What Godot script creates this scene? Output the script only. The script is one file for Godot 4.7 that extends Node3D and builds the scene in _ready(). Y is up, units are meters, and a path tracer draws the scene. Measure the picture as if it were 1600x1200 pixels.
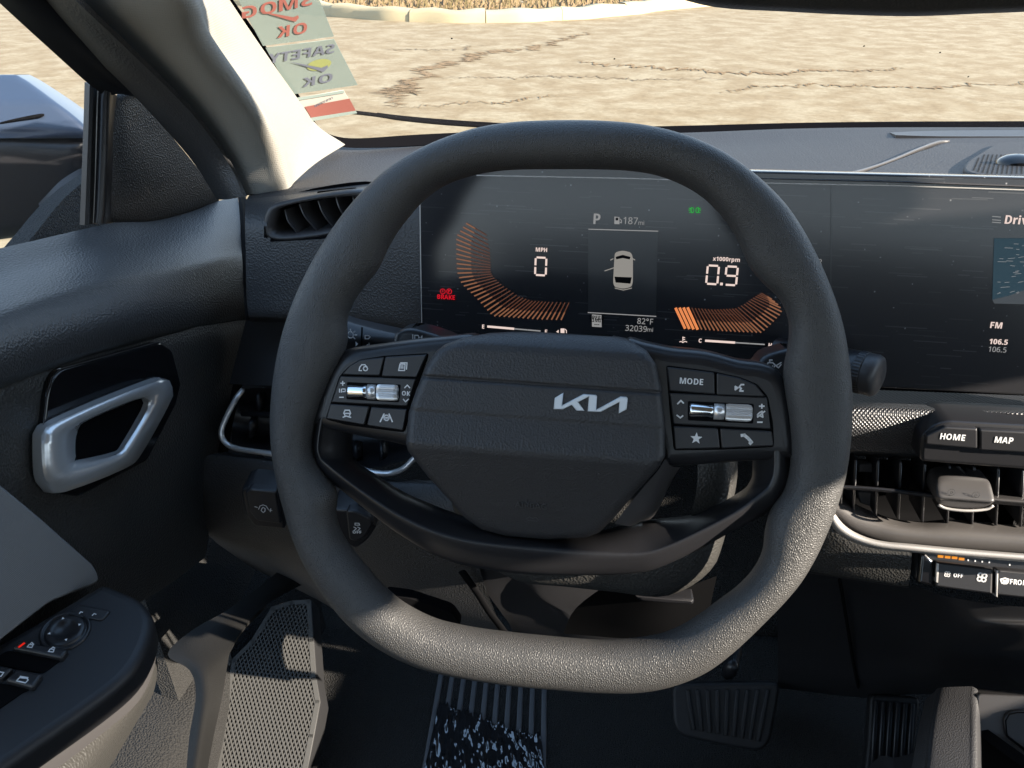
extends Node3D
# A car's driving position seen from the driver's head: x to the right, y up, -z ahead, metres.

const EXPO := 4.2
var M := {}
var grains := {}

func _ready():
	# ---- camera
	var cam := Camera3D.new()
	cam.name = "camera"
	cam.position = Vector3(0, 1.2, 0)
	cam.rotation_degrees = Vector3(-27, 8, 0.3)
	cam.fov = 44.96
	cam.near = 0.02
	cam.far = 400.0
	cam.current = true
	add_child(cam)
	# ---- sky, exposure
	var sm := ProceduralSkyMaterial.new()
	sm.sky_top_color = Color(0.42, 0.53, 0.66)
	sm.sky_horizon_color = Color(0.79, 0.84, 0.86)
	sm.sky_curve = 0.18
	sm.sky_energy_multiplier = 1.0
	sm.ground_bottom_color = Color(0.45, 0.40, 0.33)
	sm.ground_horizon_color = Color(0.60, 0.56, 0.50)
	var sky := Sky.new()
	sky.sky_material = sm
	var env := Environment.new()
	env.background_mode = Environment.BG_SKY
	env.sky = sky
	env.background_energy_multiplier = 1.0
	env.tonemap_mode = Environment.TONE_MAPPER_LINEAR
	env.tonemap_exposure = EXPO
	env.sdfgi_enabled = true
	env.ssao_enabled = true
	env.ssil_enabled = true
	var we := WorldEnvironment.new()
	we.name = "world_environment"
	we.environment = env
	add_child(we)
	# ---- sun: from the passenger side, a little behind
	var sun := DirectionalLight3D.new()
	sun.name = "sun"
	sun.light_energy = 1.6
	sun.light_color = Color(1.0, 0.95, 0.88)
	sun.light_angular_distance = 0.5
	sun.shadow_enabled = true
	add_child(sun)
	sun.look_at_from_position(Vector3.ZERO, -Vector3(1.0, 0.46, 0.29), Vector3.UP)
	materials()
	outside()
	car_body()
	windscreen()
	dashboard()
	display()
	driver_door()
	footwell()
	column()
	steering_wheel()
	console()

# ------------------------------------------------------------------ helpers
func fr(a) -> Transform3D:
	return Transform3D(Vector3(a[0], a[1], a[2]), Vector3(a[3], a[4], a[5]), Vector3(a[6], a[7], a[8]), Vector3(a[9], a[10], a[11]))

func v2(a) -> PackedVector2Array:
	var o := PackedVector2Array()
	for i in range(0, a.size(), 2):
		o.append(Vector2(a[i], a[i + 1]))
	return o

func v3(a) -> PackedVector3Array:
	var o := PackedVector3Array()
	for i in range(0, a.size(), 3):
		o.append(Vector3(a[i], a[i + 1], a[i + 2]))
	return o

func thing(called: String, label: String, category: String, t := Transform3D(), group := "") -> Node3D:
	var o := Node3D.new()
	o.name = called
	o.transform = t
	add_child(o, true)
	o.set_meta("label", label)
	o.set_meta("category", category)
	if group != "":
		o.set_meta("group", group)
	return o

func part(parent: Node, called: String, mesh: Mesh, m: Material, t := Transform3D(), label := "") -> MeshInstance3D:
	var o := MeshInstance3D.new()
	o.name = called
	o.mesh = mesh
	o.material_override = m
	o.transform = t
	parent.add_child(o, true)
	if label != "":
		o.set_meta("label", label)
	return o

func cat1(a: float, b: float, c: float, d: float, t: float) -> float:
	return 0.5 * (2.0 * b + (c - a) * t + (2.0 * a - 5.0 * b + 4.0 * c - d) * t * t + (3.0 * b - a - 3.0 * c + d) * t * t * t)

func curve3(p: PackedVector3Array, per: int, closed := false) -> PackedVector3Array:
	var o := PackedVector3Array()
	var n := p.size()
	if n < 3 and not closed:
		for i in range(n - 1):
			for k in per:
				o.append(p[i].lerp(p[i + 1], float(k) / per))
		o.append(p[n - 1])
		return o
	for i in range(n if closed else n - 1):
		var a: Vector3 = p[(i - 1 + n) % n] if closed or i > 0 else p[0] * 2.0 - p[1]
		var b: Vector3 = p[i]
		var c: Vector3 = p[(i + 1) % n]
		var d: Vector3 = p[(i + 2) % n] if closed or i < n - 2 else p[n - 1] * 2.0 - p[n - 2]
		for k in per:
			var t := float(k) / per
			o.append(Vector3(cat1(a.x, b.x, c.x, d.x, t), cat1(a.y, b.y, c.y, d.y, t), cat1(a.z, b.z, c.z, d.z, t)))
	if not closed:
		o.append(p[n - 1])
	return o

func curve2(p: PackedVector2Array, per: int, closed := true) -> PackedVector2Array:
	var q := PackedVector3Array()
	for v in p:
		q.append(Vector3(v.x, v.y, 0))
	var o := PackedVector2Array()
	for v in curve3(q, per, closed):
		o.append(Vector2(v.x, v.y))
	return o

func ccw(p: PackedVector2Array) -> PackedVector2Array:
	var q := p.duplicate()
	if Geometry2D.is_polygon_clockwise(q):
		q.reverse()
	return q

func rounded(p: PackedVector2Array, r: float, n := 4) -> PackedVector2Array:
	var o := PackedVector2Array()
	var c := p.size()
	for i in c:
		var a: Vector2 = p[(i - 1 + c) % c]
		var b: Vector2 = p[i]
		var d: Vector2 = p[(i + 1) % c]
		var ra := minf(r, a.distance_to(b) * 0.45)
		var rd := minf(r, d.distance_to(b) * 0.45)
		var s := b + (a - b).normalized() * ra
		var e := b + (d - b).normalized() * rd
		for k in n + 1:
			var t := float(k) / n
			o.append(s.lerp(b, t).lerp(b.lerp(e, t), t))
	return o

func inset(p: PackedVector2Array, by: float) -> PackedVector2Array:
	var o := PackedVector2Array()
	var c := p.size()
	for i in c:
		var e1: Vector2 = (p[i] - p[(i - 1 + c) % c]).normalized()
		var e2: Vector2 = (p[(i + 1) % c] - p[i]).normalized()
		var nn := Vector2(-e1.y, e1.x) + Vector2(-e2.y, e2.x)
		var l := nn.length()
		if l < 0.05:
			o.append(p[i])
			continue
		nn /= l
		var k := maxf(0.5, nn.dot(Vector2(-e1.y, e1.x)))
		o.append(p[i] + nn * by / k)
	for pass_ in 8:
		for i in c:
			var j := (i + 1) % c
			if (o[j] - o[i]).dot(p[j] - p[i]) < 0.0:
				var m := (o[i] + o[j]) * 0.5
				o[i] = m
				o[j] = m
	return o

func quad(st: SurfaceTool, a: Vector3, b: Vector3, c: Vector3, d: Vector3):
	st.add_vertex(a); st.add_vertex(b); st.add_vertex(c)
	st.add_vertex(a); st.add_vertex(c); st.add_vertex(d)

func st_new() -> SurfaceTool:
	var st := SurfaceTool.new()
	st.begin(Mesh.PRIMITIVE_TRIANGLES)
	return st

func done(st: SurfaceTool) -> ArrayMesh:
	st.generate_normals()
	return st.commit()

# a plate standing on the xy plane: outline (counter-clockwise), from z = back to z = front, with a rounded front edge
func plate(outline: PackedVector2Array, back: float, front: float, bev: float, nb := 3) -> ArrayMesh:
	var p := ccw(outline)
	var rings := [[p, back], [p, front - bev]]
	for k in range(1, nb + 1):
		var a := PI / 2 * k / nb
		rings.append([inset(p, bev * (1.0 - cos(a))), front - bev + bev * sin(a)])
	var st := st_new()
	var n := p.size()
	st.set_smooth_group(1)
	for r in rings.size() - 1:
		for i in n:
			var j := (i + 1) % n
			var A: Vector2 = rings[r][0][i]
			var B: Vector2 = rings[r][0][j]
			var C: Vector2 = rings[r + 1][0][j]
			var D: Vector2 = rings[r + 1][0][i]
			quad(st, Vector3(D.x, D.y, rings[r + 1][1]), Vector3(C.x, C.y, rings[r + 1][1]), Vector3(B.x, B.y, rings[r][1]), Vector3(A.x, A.y, rings[r][1]))
	st.set_smooth_group(-1)
	cap(st, p, front, true, rings[-1][0])
	cap(st, p, back, false)
	return done(st)

func cap(st: SurfaceTool, p: PackedVector2Array, z: float, up: bool, at := PackedVector2Array()):
	var big := PackedVector2Array()
	for v in p:
		big.append(v * 1000.0)
	var t := Geometry2D.triangulate_polygon(big)
	if t.is_empty():
		push_warning("no triangles for an outline of %d points" % p.size())
	for i in range(0, t.size(), 3):
		var k := [t[i], t[i + 1], t[i + 2]]
		if ((p[k[1]] - p[k[0]]).cross(p[k[2]] - p[k[0]]) > 0.0) == up:
			k = [t[i], t[i + 2], t[i + 1]]
		for q in k:
			var v: Vector2 = p[q] if at.is_empty() else at[q]
			st.add_vertex(Vector3(v.x, v.y, z))

func fill(polys: Array, z: float) -> ArrayMesh:
	var st := st_new()
	for p in polys:
		cap(st, ccw(v2(p) if p is Array else p), z, true)
	return done(st)

# thin printed or raised lines
func strokes(lines: Array, w: float, z: float, closed := false) -> ArrayMesh:
	var st := st_new()
	for l in lines:
		var p := v2(l)
		var n := p.size()
		for i in range(n if closed else n - 1):
			var a := p[i]
			var b := p[(i + 1) % n]
			var d := (b - a).normalized() * w * 0.5
			var s := Vector2(-d.y, d.x)
			a -= d * 0.7
			b += d * 0.7
			quad(st, Vector3(a.x - s.x, a.y - s.y, z), Vector3(a.x + s.x, a.y + s.y, z), Vector3(b.x + s.x, b.y + s.y, z), Vector3(b.x - s.x, b.y - s.y, z))
	return done(st)

# smooth surface over rows of control points (all rows equally long); t > 0 gives it thickness behind the face
func skin(rows: Array, su := 4, sv := 4, t := 0.0, closed := false) -> ArrayMesh:
	var lines := []
	for r in rows:
		lines.append(curve3(v3(r) if r is Array else r, su, closed))
	var g := []
	var n: int = lines[0].size()
	for i in n:
		var col := PackedVector3Array()
		for l in lines:
			col.append(l[i])
		g.append(curve3(col, sv))
	return lattice(g, t, closed)

func lattice(g: Array, t := 0.0, closed := false) -> ArrayMesh:
	var n: int = g.size()
	var m: int = g[0].size()
	var st := st_new()
	st.set_smooth_group(1)
	for i in range(n if closed else n - 1):
		var j := (i + 1) % n
		for k in m - 1:
			quad(st, g[i][k], g[j][k], g[j][k + 1], g[i][k + 1])
	if t != 0.0:
		var b := []
		for i in n:
			var col := PackedVector3Array()
			for k in m:
				var e1: Vector3 = g[mini(i + 1, n - 1)][k] - g[maxi(i - 1, 0)][k]
				var e2: Vector3 = g[i][mini(k + 1, m - 1)] - g[i][maxi(k - 1, 0)]
				col.append(g[i][k] - e2.cross(e1).normalized() * t)
			b.append(col)
		for i in n - 1:
			for k in m - 1:
				quad(st, b[i][k + 1], b[i + 1][k + 1], b[i + 1][k], b[i][k])
		st.set_smooth_group(2)
		for i in n - 1:
			quad(st, g[i + 1][0], g[i][0], b[i][0], b[i + 1][0])
			quad(st, g[i][m - 1], g[i + 1][m - 1], b[i + 1][m - 1], b[i][m - 1])
		st.set_smooth_group(3)
		for k in m - 1:
			quad(st, g[0][k], g[0][k + 1], b[0][k + 1], b[0][k])
			quad(st, g[n - 1][k + 1], g[n - 1][k], b[n - 1][k], b[n - 1][k + 1])
	return done(st)

# closed loops of the same number of points, joined one to the next
func loops(ls: Array) -> ArrayMesh:
	var st := st_new()
	st.set_smooth_group(1)
	for r in ls.size() - 1:
		var a: PackedVector3Array = ls[r]
		var b: PackedVector3Array = ls[r + 1]
		for i in a.size():
			var j := (i + 1) % a.size()
			quad(st, a[i], a[j], b[j], b[i])
	return done(st)

# an outline cut by n rays from c, at height z
func rayed(p: PackedVector2Array, c: Vector2, n: int, z: float) -> PackedVector3Array:
	var o := PackedVector3Array()
	for k in n:
		var a := TAU * k / n
		var d := Vector2(cos(a), sin(a)) * 10.0
		var best := c
		for i in p.size():
			var h = Geometry2D.segment_intersects_segment(c, c + d, p[i], p[(i + 1) % p.size()])
			if h != null and h.distance_to(c) > best.distance_to(c):
				best = h
		o.append(Vector3(best.x, best.y, z))
	return o

# tube of elliptical section along a path; r holds one radius or one for each point
func tube(path: PackedVector3Array, r, seg := 10, closed := false, flat := 1.0, up := Vector3(0, 0, 1)) -> ArrayMesh:
	var g := []
	var n := path.size()
	for i in n:
		var a := path[(i - 1 + n) % n] if closed else path[maxi(i - 1, 0)]
		var b := path[(i + 1) % n] if closed else path[mini(i + 1, n - 1)]
		var d := (b - a).normalized()
		var s := d.cross(up).normalized()
		var u := s.cross(d).normalized()
		var rr: float = r[i] if r is Array or r is PackedFloat32Array else r
		var ring := PackedVector3Array()
		for k in seg + 1:
			var t := TAU * k / seg
			ring.append(path[i] + s * cos(t) * rr + u * sin(t) * rr * flat)
		g.append(ring)
	var st := st_new()
	st.set_smooth_group(1)
	for i in range(n if closed else n - 1):
		var j := (i + 1) % n
		for k in seg:
			quad(st, g[i][k], g[j][k], g[j][k + 1], g[i][k + 1])
	if not closed:
		for k in seg:
			st.add_vertex(path[0]); st.add_vertex(g[0][k]); st.add_vertex(g[0][k + 1])
			st.add_vertex(path[n - 1]); st.add_vertex(g[n - 1][k + 1]); st.add_vertex(g[n - 1][k])
	return done(st)

# turned shape round the z axis from [z, r, z, r ...]; flute > 0 gives that many grooves
func turned(p, seg := 24, flute := 0, deep := 0.0) -> ArrayMesh:
	var g := []
	for k in seg:
		var col := PackedVector3Array()
		var a := TAU * k / seg
		var q: float = 1.0 - (deep * (k % 2) if flute else 0.0)
		for i in range(0, p.size(), 2):
			col.append(Vector3(cos(a) * p[i + 1] * q, sin(a) * p[i + 1] * q, p[i]))
		g.append(col)
	var st := st_new()
	st.set_smooth_group(0 if not flute else -1)
	for k in seg:
		var j := (k + 1) % seg
		for i in g[0].size() - 1:
			quad(st, g[k][i], g[k][i + 1], g[j][i + 1], g[j][i])
	return done(st)

func aim(p: Vector3, d: Vector3) -> Transform3D:
	var z := d.normalized()
	var x := (Vector3.UP.cross(z) if absf(z.y) < 0.9 else Vector3.RIGHT).normalized()
	return Transform3D(x, z.cross(x).normalized(), z, p)

# a padded face: outline in xy, depth by height (vs: rising v, ws: z there), edge rounded by er, sides back to z = back; groove: [v, half width, depth]
func cushion(outline: PackedVector2Array, vs: Array, ws: Array, er: float, back: float, nu := 40, nv := 60, grooves := []) -> ArrayMesh:
	var lo := INF
	var hi := -INF
	for p in outline:
		lo = minf(lo, p.y)
		hi = maxf(hi, p.y)
	var g := []
	for j in nv + 1:
		var v := lerpf(lo + 1e-5, hi - 1e-5, 0.5 - 0.5 * cos(PI * j / nv) if grooves.is_empty() else float(j) / nv)
		var a := INF
		var b := -INF
		for i in outline.size():
			var p := outline[i]
			var q := outline[(i + 1) % outline.size()]
			if (p.y - v) * (q.y - v) <= 0.0 and absf(p.y - q.y) > 1e-9:
				var x := p.x + (q.x - p.x) * (v - p.y) / (q.y - p.y)
				a = minf(a, x)
				b = maxf(b, x)
		var w: float = ws[0]
		for k in vs.size() - 1:
			if v >= vs[k]:
				var t := clampf((v - vs[k]) / (vs[k + 1] - vs[k]), 0, 1)
				w = lerpf(ws[k], ws[k + 1], t)
		for gr in grooves:
			var f: float = absf(v - gr[0]) / gr[1]
			if f < 1.0:
				w -= gr[2] * (1.0 - f * f)
		var row := PackedVector3Array()
		row.append(Vector3(a, v, back))
		for i in nu + 1:
			var u := lerpf(a, b, 0.5 - 0.5 * cos(PI * i / nu))
			var d := INF
			for k in outline.size():
				d = minf(d, Vector2(u, v).distance_to(Geometry2D.get_closest_point_to_segment(Vector2(u, v), outline[k], outline[(k + 1) % outline.size()])))
			var z := w
			if d < er:
				z -= er - sqrt(maxf(0.0, er * er - (er - d) * (er - d)))
			row.append(Vector3(u, v, z))
		row.append(Vector3(b, v, back))
		g.append(row)
	for e in [0, g.size() - 1]:
		var row := PackedVector3Array()
		for p in g[e]:
			row.append(Vector3(p.x, p.y, back))
		if e == 0:
			g.push_front(row)
		else:
			g.append(row)
	return lattice(g)

var fonts := {}
func letters(s: String, cap_h: float, depth := 0.0002, bold := false, face := "Droid Sans") -> TextMesh:
	var key := face + str(bold)
	if not fonts.has(key):
		var f := SystemFont.new()
		f.font_names = PackedStringArray([face])
		f.font_weight = 700 if bold else 400
		fonts[key] = f
	var t := TextMesh.new()
	t.font = fonts[key]
	t.text = s
	t.font_size = 40
	t.pixel_size = cap_h / (40.0 * 0.714)
	t.depth = depth
	t.curve_step = 1.0
	return t

# lettering with its middle at (u, v) of its parent's xy plane
func word(parent: Node, called: String, s: String, p: PackedVector2Array, cap_h: float, z: float, m: Material, bold := false, wide := 1.0, turn := 0.0) -> MeshInstance3D:
	var b := Basis(Vector3(0, 0, 1), turn) * Basis.from_scale(Vector3(wide, 1, 1))
	return part(parent, called, letters(s, cap_h, 0.0003, bold), m, Transform3D(b, Vector3(p[0].x, p[0].y, z)))

# ------------------------------------------------------------------ materials
func grain(kind: String) -> Texture2D:
	if grains.has(kind):
		return grains[kind]
	var t := NoiseTexture2D.new()
	t.width = 512
	t.height = 512
	t.seamless = true
	t.seamless_blend_skirt = 0.15
	var n := FastNoiseLite.new()
	n.seed = 11
	if kind == "leather":
		n.noise_type = FastNoiseLite.TYPE_CELLULAR
		n.cellular_return_type = FastNoiseLite.RETURN_DISTANCE2_SUB
		n.frequency = 0.055
		n.domain_warp_enabled = true
		n.domain_warp_amplitude = 12.0
		n.domain_warp_frequency = 0.03
		n.fractal_type = FastNoiseLite.FRACTAL_NONE
	elif kind == "pebble":
		n.noise_type = FastNoiseLite.TYPE_CELLULAR
		n.cellular_return_type = FastNoiseLite.RETURN_DISTANCE
		n.frequency = 0.06
		n.fractal_type = FastNoiseLite.FRACTAL_NONE
	elif kind == "soft":
		n.noise_type = FastNoiseLite.TYPE_SIMPLEX_SMOOTH
		n.frequency = 0.008
		n.fractal_octaves = 4
	else:
		n.noise_type = FastNoiseLite.TYPE_SIMPLEX
		n.frequency = 0.12
		n.fractal_octaves = 3
	t.noise = n
	grains[kind] = t
	return t

func lin(r: float, g: float, b: float) -> Color:
	return Color(r, g, b).linear_to_srgb()

func mat(key: String, c: Color, rough: float, kind := "", per_m := 30.0, deep := 0.02, metal := 0.0, spec := 0.5) -> StandardMaterial3D:
	var m := StandardMaterial3D.new()
	m.resource_name = key
	m.albedo_color = c
	m.roughness = rough
	m.metallic = metal
	m.metallic_specular = spec
	if kind != "":
		m.heightmap_enabled = true
		m.heightmap_texture = grain(kind)
		m.heightmap_scale = deep
		m.uv1_triplanar = true
		m.uv1_world_triplanar = true
		m.uv1_scale = Vector3.ONE * per_m
	M[key] = m
	return m

func glow(key: String, c: Color, level: float) -> StandardMaterial3D:
	var m := mat(key, Color(0.02, 0.02, 0.02), 0.5)
	m.emission_enabled = true
	m.emission = c
	m.emission_energy_multiplier = level / EXPO
	return m

func weave_image(n: int, kind: String) -> ImageTexture:
	var im := Image.create(n, n, false, Image.FORMAT_RGB8)
	for y in n:
		for x in n:
			var h := 0.0
			if kind == "diamond":
				var a := absf(fposmod((x + y) / 16.0, 1.0) - 0.5) * 2.0
				var b := absf(fposmod((x - y) / 16.0, 1.0) - 0.5) * 2.0
				h = minf(a, b)
			else:
				h = 0.5 + 0.25 * sin(TAU * (x + (4 if (y / 8) % 2 else 0)) / 8.0) + 0.25 * sin(TAU * y / 8.0)
			im.set_pixel(x, y, Color(h, h, h))
	return ImageTexture.create_from_image(im)

func speckled(w: int, h: int, sd: int) -> ImageTexture:
	# dust and wiping marks on black glass
	var im := Image.create(w, h, false, Image.FORMAT_RGB8)
	im.fill(Color(0.30, 0.30, 0.31))
	var r := RandomNumberGenerator.new()
	r.seed = sd
	for i in 700:
		var x := r.randi_range(0, w - 60)
		var y := r.randi_range(0, h - 2)
		var l := r.randi_range(15, 58)
		var v := r.randf_range(0.30, 0.52)
		im.fill_rect(Rect2i(x, y, l, 1), Color(v, v, v))
	for i in 320:
		var v := r.randf_range(0.45, 1.0)
		im.fill_rect(Rect2i(r.randi_range(0, w - 3), r.randi_range(0, h - 3), r.randi_range(1, 2), r.randi_range(1, 2)), Color(v, v, v))
	return ImageTexture.create_from_image(im)

func materials():
	mat("leather", lin(0.046, 0.045, 0.044), 0.48, "leather", 27.0, 0.06)
	mat("pad", lin(0.026, 0.026, 0.028), 0.48, "pebble", 26.0, 0.035)
	mat("grained", lin(0.036, 0.036, 0.037), 0.46, "pebble", 20.0, 0.055)
	mat("coarse", lin(0.036, 0.035, 0.033), 0.38, "pebble", 18.0, 0.06)
	mat("soft_black", lin(0.016, 0.016, 0.018), 0.5, "fine", 40.0, 0.004)
	mat("dash_top", lin(0.034, 0.034, 0.036), 0.62, "pebble", 16.0, 0.05, 0.0, 0.32)
	mat("frit", lin(0.004, 0.004, 0.005), 0.95, "", 1, 0, 0.0, 0.08)
	mat("satin", lin(0.014, 0.014, 0.016), 0.34)
	mat("satin_grey", lin(0.045, 0.043, 0.044), 0.42)
	mat("sill_satin", lin(0.075, 0.070, 0.068), 0.42)
	mat("crease", lin(0.20, 0.205, 0.21), 0.12)
	mat("gloss", lin(0.006, 0.006, 0.007), 0.12)
	mat("deep", lin(0.0025, 0.0025, 0.003), 0.85, "", 1, 0, 0.0, 0.2)
	mat("rubber", lin(0.009, 0.009, 0.010), 0.62, "fine", 40.0, 0.004)
	mat("button", lin(0.017, 0.017, 0.019), 0.40)
	mat("silver", lin(0.66, 0.66, 0.66), 0.24, "", 1, 0, 0.6)
	mat("dull_silver", lin(0.46, 0.44, 0.42), 0.45, "fine", 60.0, 0.002, 0.5)
	mat("chrome", lin(0.72, 0.74, 0.76), 0.14, "", 1, 0, 1.0)
	mat("badge", lin(0.62, 0.66, 0.70), 0.35, "", 1, 0, 0.5)
	mat("ink", lin(0.72, 0.72, 0.72), 0.6)
	mat("faint_ink", lin(0.060, 0.060, 0.062), 0.55)
	var cl := mat("pillar_cloth", lin(0.205, 0.196, 0.172), 0.9)
	cl.heightmap_enabled = true
	cl.heightmap_texture = weave_image(128, "weave")
	cl.heightmap_scale = 0.03
	cl.uv1_triplanar = true
	cl.uv1_world_triplanar = true
	cl.uv1_scale = Vector3.ONE * 34.0
	var ct := mat("door_cloth", lin(0.20, 0.198, 0.196), 0.9)
	ct.heightmap_enabled = true
	ct.heightmap_texture = weave_image(128, "weave")
	ct.heightmap_scale = 0.02
	ct.uv1_triplanar = true
	ct.uv1_world_triplanar = true
	ct.uv1_scale = Vector3.ONE * 60.0
	var dm := mat("diamond", lin(0.024, 0.025, 0.028), 0.42)
	dm.heightmap_enabled = true
	dm.heightmap_texture = weave_image(128, "diamond")
	dm.heightmap_scale = 0.09
	dm.uv1_triplanar = true
	dm.uv1_world_triplanar = true
	dm.uv1_scale = Vector3.ONE * 40.0
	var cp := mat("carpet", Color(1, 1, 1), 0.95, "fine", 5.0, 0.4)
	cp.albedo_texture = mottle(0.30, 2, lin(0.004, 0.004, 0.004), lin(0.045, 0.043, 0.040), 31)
	mat("net", lin(0.056, 0.055, 0.052), 0.7)
	mat("car_paint", lin(0.022, 0.034, 0.060), 0.35).clearcoat_enabled = true
	M["car_paint"].clearcoat = 0.35
	M["car_paint"].clearcoat_roughness = 0.2
	mat("headliner", lin(0.42, 0.41, 0.39), 0.9)
	var g := mat("glass", Color(1, 1, 1, 0.02), 0.02)
	g.transparency = BaseMaterial3D.TRANSPARENCY_ALPHA
	g.metallic_specular = 0.22
	var film := mat("film", lin(0.018, 0.018, 0.020), 0.07)
	film.metallic_specular = 0.7
	film.clearcoat_enabled = true
	film.clearcoat = 1.0
	film.clearcoat_roughness = 0.03
	mat("rib", lin(0.10, 0.10, 0.105), 0.5)
	var dec := mat("decal", Color(0.47, 0.52, 0.50, 0.72), 0.5)
	dec.transparency = BaseMaterial3D.TRANSPARENCY_ALPHA
	glow("lit_white", Color(1.0, 0.90, 0.86), 0.85)
	glow("lit_dim", Color(0.8, 0.8, 0.8), 0.45)
	glow("lit_orange", Color(1.0, 0.60, 0.36), 0.80)
	glow("lit_orange_dim", Color(0.95, 0.64, 0.46), 0.27)
	glow("lit_orange_faint", Color(0.92, 0.58, 0.42), 0.13)
	glow("lit_red", Color(1.0, 0.05, 0.16), 0.60)
	glow("lit_green", Color(0.10, 0.85, 0.25), 0.70)
	glow("lit_amber", Color(1.0, 0.62, 0.16), 0.95)

# ------------------------------------------------------------------ outside
func outside():
	# the yard: dusty pale asphalt, one sheet to the horizon
	var gm := mat("yard", lin(0.50, 0.40, 0.27), 0.95)
	gm.albedo_texture = ground_image()
	gm.albedo_color = Color(1, 1, 1)
	gm.uv1_triplanar = true
	gm.uv1_world_triplanar = true
	gm.uv1_scale = Vector3(0.26, 0.26, 0.26)
	gm.detail_enabled = true
	gm.detail_blend_mode = BaseMaterial3D.BLEND_MODE_MUL
	gm.detail_albedo = mottle(0.02, 5, Color(0.88, 0.84, 0.78), Color(1, 1, 1), 21)
	gm.detail_uv_layer = BaseMaterial3D.DETAIL_UV_1
	var pm := PlaneMesh.new()
	pm.size = Vector2(500, 500)
	var ground := part(self, "ground", pm, gm, Transform3D(Basis(), Vector3(0, 0, -100)))
	ground.set_meta("kind", "structure")
	ground.set_meta("label", "pale dusty asphalt yard beyond the windscreen")
	# drifts of brown dirt and open cracks on it
	var dirt := mat("dirt", lin(0.20, 0.130, 0.062), 1.0, "fine", 3.0, 0.6)
	var dark_dirt := mat("dark_dirt", lin(0.175, 0.125, 0.072), 1.0, "fine", 3.0, 0.6)
	var streaks := [
		[[-1.7698,0,-6.2765,-1.8435,0,-6.7607,-1.909,0,-7.573,-1.7929,0,-8.2615,-1.5379,0,-9.0901,-1.1665,0,-9.5291,-.9035,0,-10.0837,-.7058,0,-11.0441], 0.12, dirt],
		[[-1.6693,0,-7.6804,-1.1018,0,-7.7462,-.5872,0,-7.803,-.0739,0,-7.8272,.6876,0,-7.8951], 0.035, dark_dirt],
		[[-.6626,0,-8.7359,-.0876,0,-8.5246,.5601,0,-8.3448,1.421,0,-8.4958,2.2134,0,-8.7804], 0.10, dirt],
		[[-2.5805,0,-9.2729,-1.9488,0,-9.292,-1.6471,0,-9.7394], 0.03, dark_dirt],
		[[-1.8983,0,-6.7513,-1.8843,0,-7.0288,-1.7408,0,-6.8859,-1.8005,0,-7.3389], 0.11, dirt],
		[[.5053,0,-7.2981,1.1603,0,-7.6988,1.9808,0,-7.7512,3.0764,0,-8.2456], 0.05, dirt],
		[[-1.7135,0,-6.4041,-1.1237,0,-6.6262,-.5213,0,-6.9864], 0.03, dirt],
	]
	var r := RandomNumberGenerator.new()
	r.seed = 5
	for s in streaks:
		var path := curve3(v3(s[0]), 60)
		var st := st_new()
		var pa := []
		var drift := Vector3.ZERO
		for i in path.size():
			var d := (path[mini(i + 1, path.size() - 1)] - path[maxi(i - 1, 0)]).normalized()
			var n := Vector3(-d.z, 0, d.x)
			var e := sin(PI * (i + 0.2) / (path.size() - 0.6))
			var w: float = s[1] * (0.15 + 1.3 * r.randf() * r.randf()) * maxf(sqrt(e), 0.05)
			drift = drift * 0.85 + n * r.randf_range(-0.05, 0.05)
			pa.append([path[i] + drift + n * w + Vector3.UP * 0.005, path[i] + drift - n * w * r.randf_range(0.5, 1.3) + Vector3.UP * 0.005])
		for i in pa.size() - 1:
			quad(st, pa[i][0], pa[i + 1][0], pa[i + 1][1], pa[i][1])
		var o := part(self, "dirt_drift", done(st), s[2])
		o.set_meta("kind", "stuff")
		o.set_meta("label", "brown dirt drifted along a crack in the asphalt")
	# the kerb and the gravel bed behind it
	var conc := mat("concrete", lin(0.40, 0.33, 0.20), 0.9, "fine", 4.0, 0.3)
	var kp := curve3(v3([-14.7351,0,-7.8604,-16.1783,0,-14.7266,-8.7614,0,-13.9057,-5.4983,0,-13.2756,-4.0191,0,-12.1278,-2.9229,0,-11.7168,-1.9849,0,-11.7488,-1.1021,0,-12.2163,-.3411,0,-13.0071,.3336,0,-14.0425,1.4687,0,-15.0848,3.8709,0,-16.9939,17.1102,0,-25.9786]), 8)
	var kerb := thing("kerb", "pale concrete kerb edging the yard in front of the gravel bed", "kerb")
	var run := 0
	while run < kp.size() - 2:
		var seg := PackedVector3Array()
		for k in range(run, mini(run + 9, kp.size())):
			seg.append(kp[k])
		run += 8
		var rows := []
		for pr in [[-0.01, 0.0], [0.0, 0.10], [0.02, 0.13], [0.05, 0.145], [0.16, 0.145], [0.17, 0.0]]:
			var row := PackedVector3Array()
			for k in seg.size():
				var d := (seg[mini(k + 1, seg.size() - 1)] - seg[maxi(k - 1, 0)]).normalized()
				var n := Vector3(d.z, 0, -d.x)
				var at := seg[k]
				if k == seg.size() - 1:
					at -= d * 0.012
				row.append(at + n * (pr[0] + 0.02 * sin(k * 7.3 + run * 1.7)) + Vector3.UP * (pr[1] + (0.012 * sin(k * 5.1 + run) if pr[1] > 0.05 else 0.0)))
			rows.append(row)
		var cols := []
		for k in rows[0].size():
			var c := PackedVector3Array()
			for q in rows:
				c.append(q[k])
			cols.append(c)
		part(kerb, "kerb_stone", lattice(cols), conc)
	var bed := thing("gravel_bed", "bed of brown gravel and dry stems behind the kerb", "gravel")
	var st := st_new()
	var stm := st_new()
	st.set_smooth_group(-1)
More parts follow.
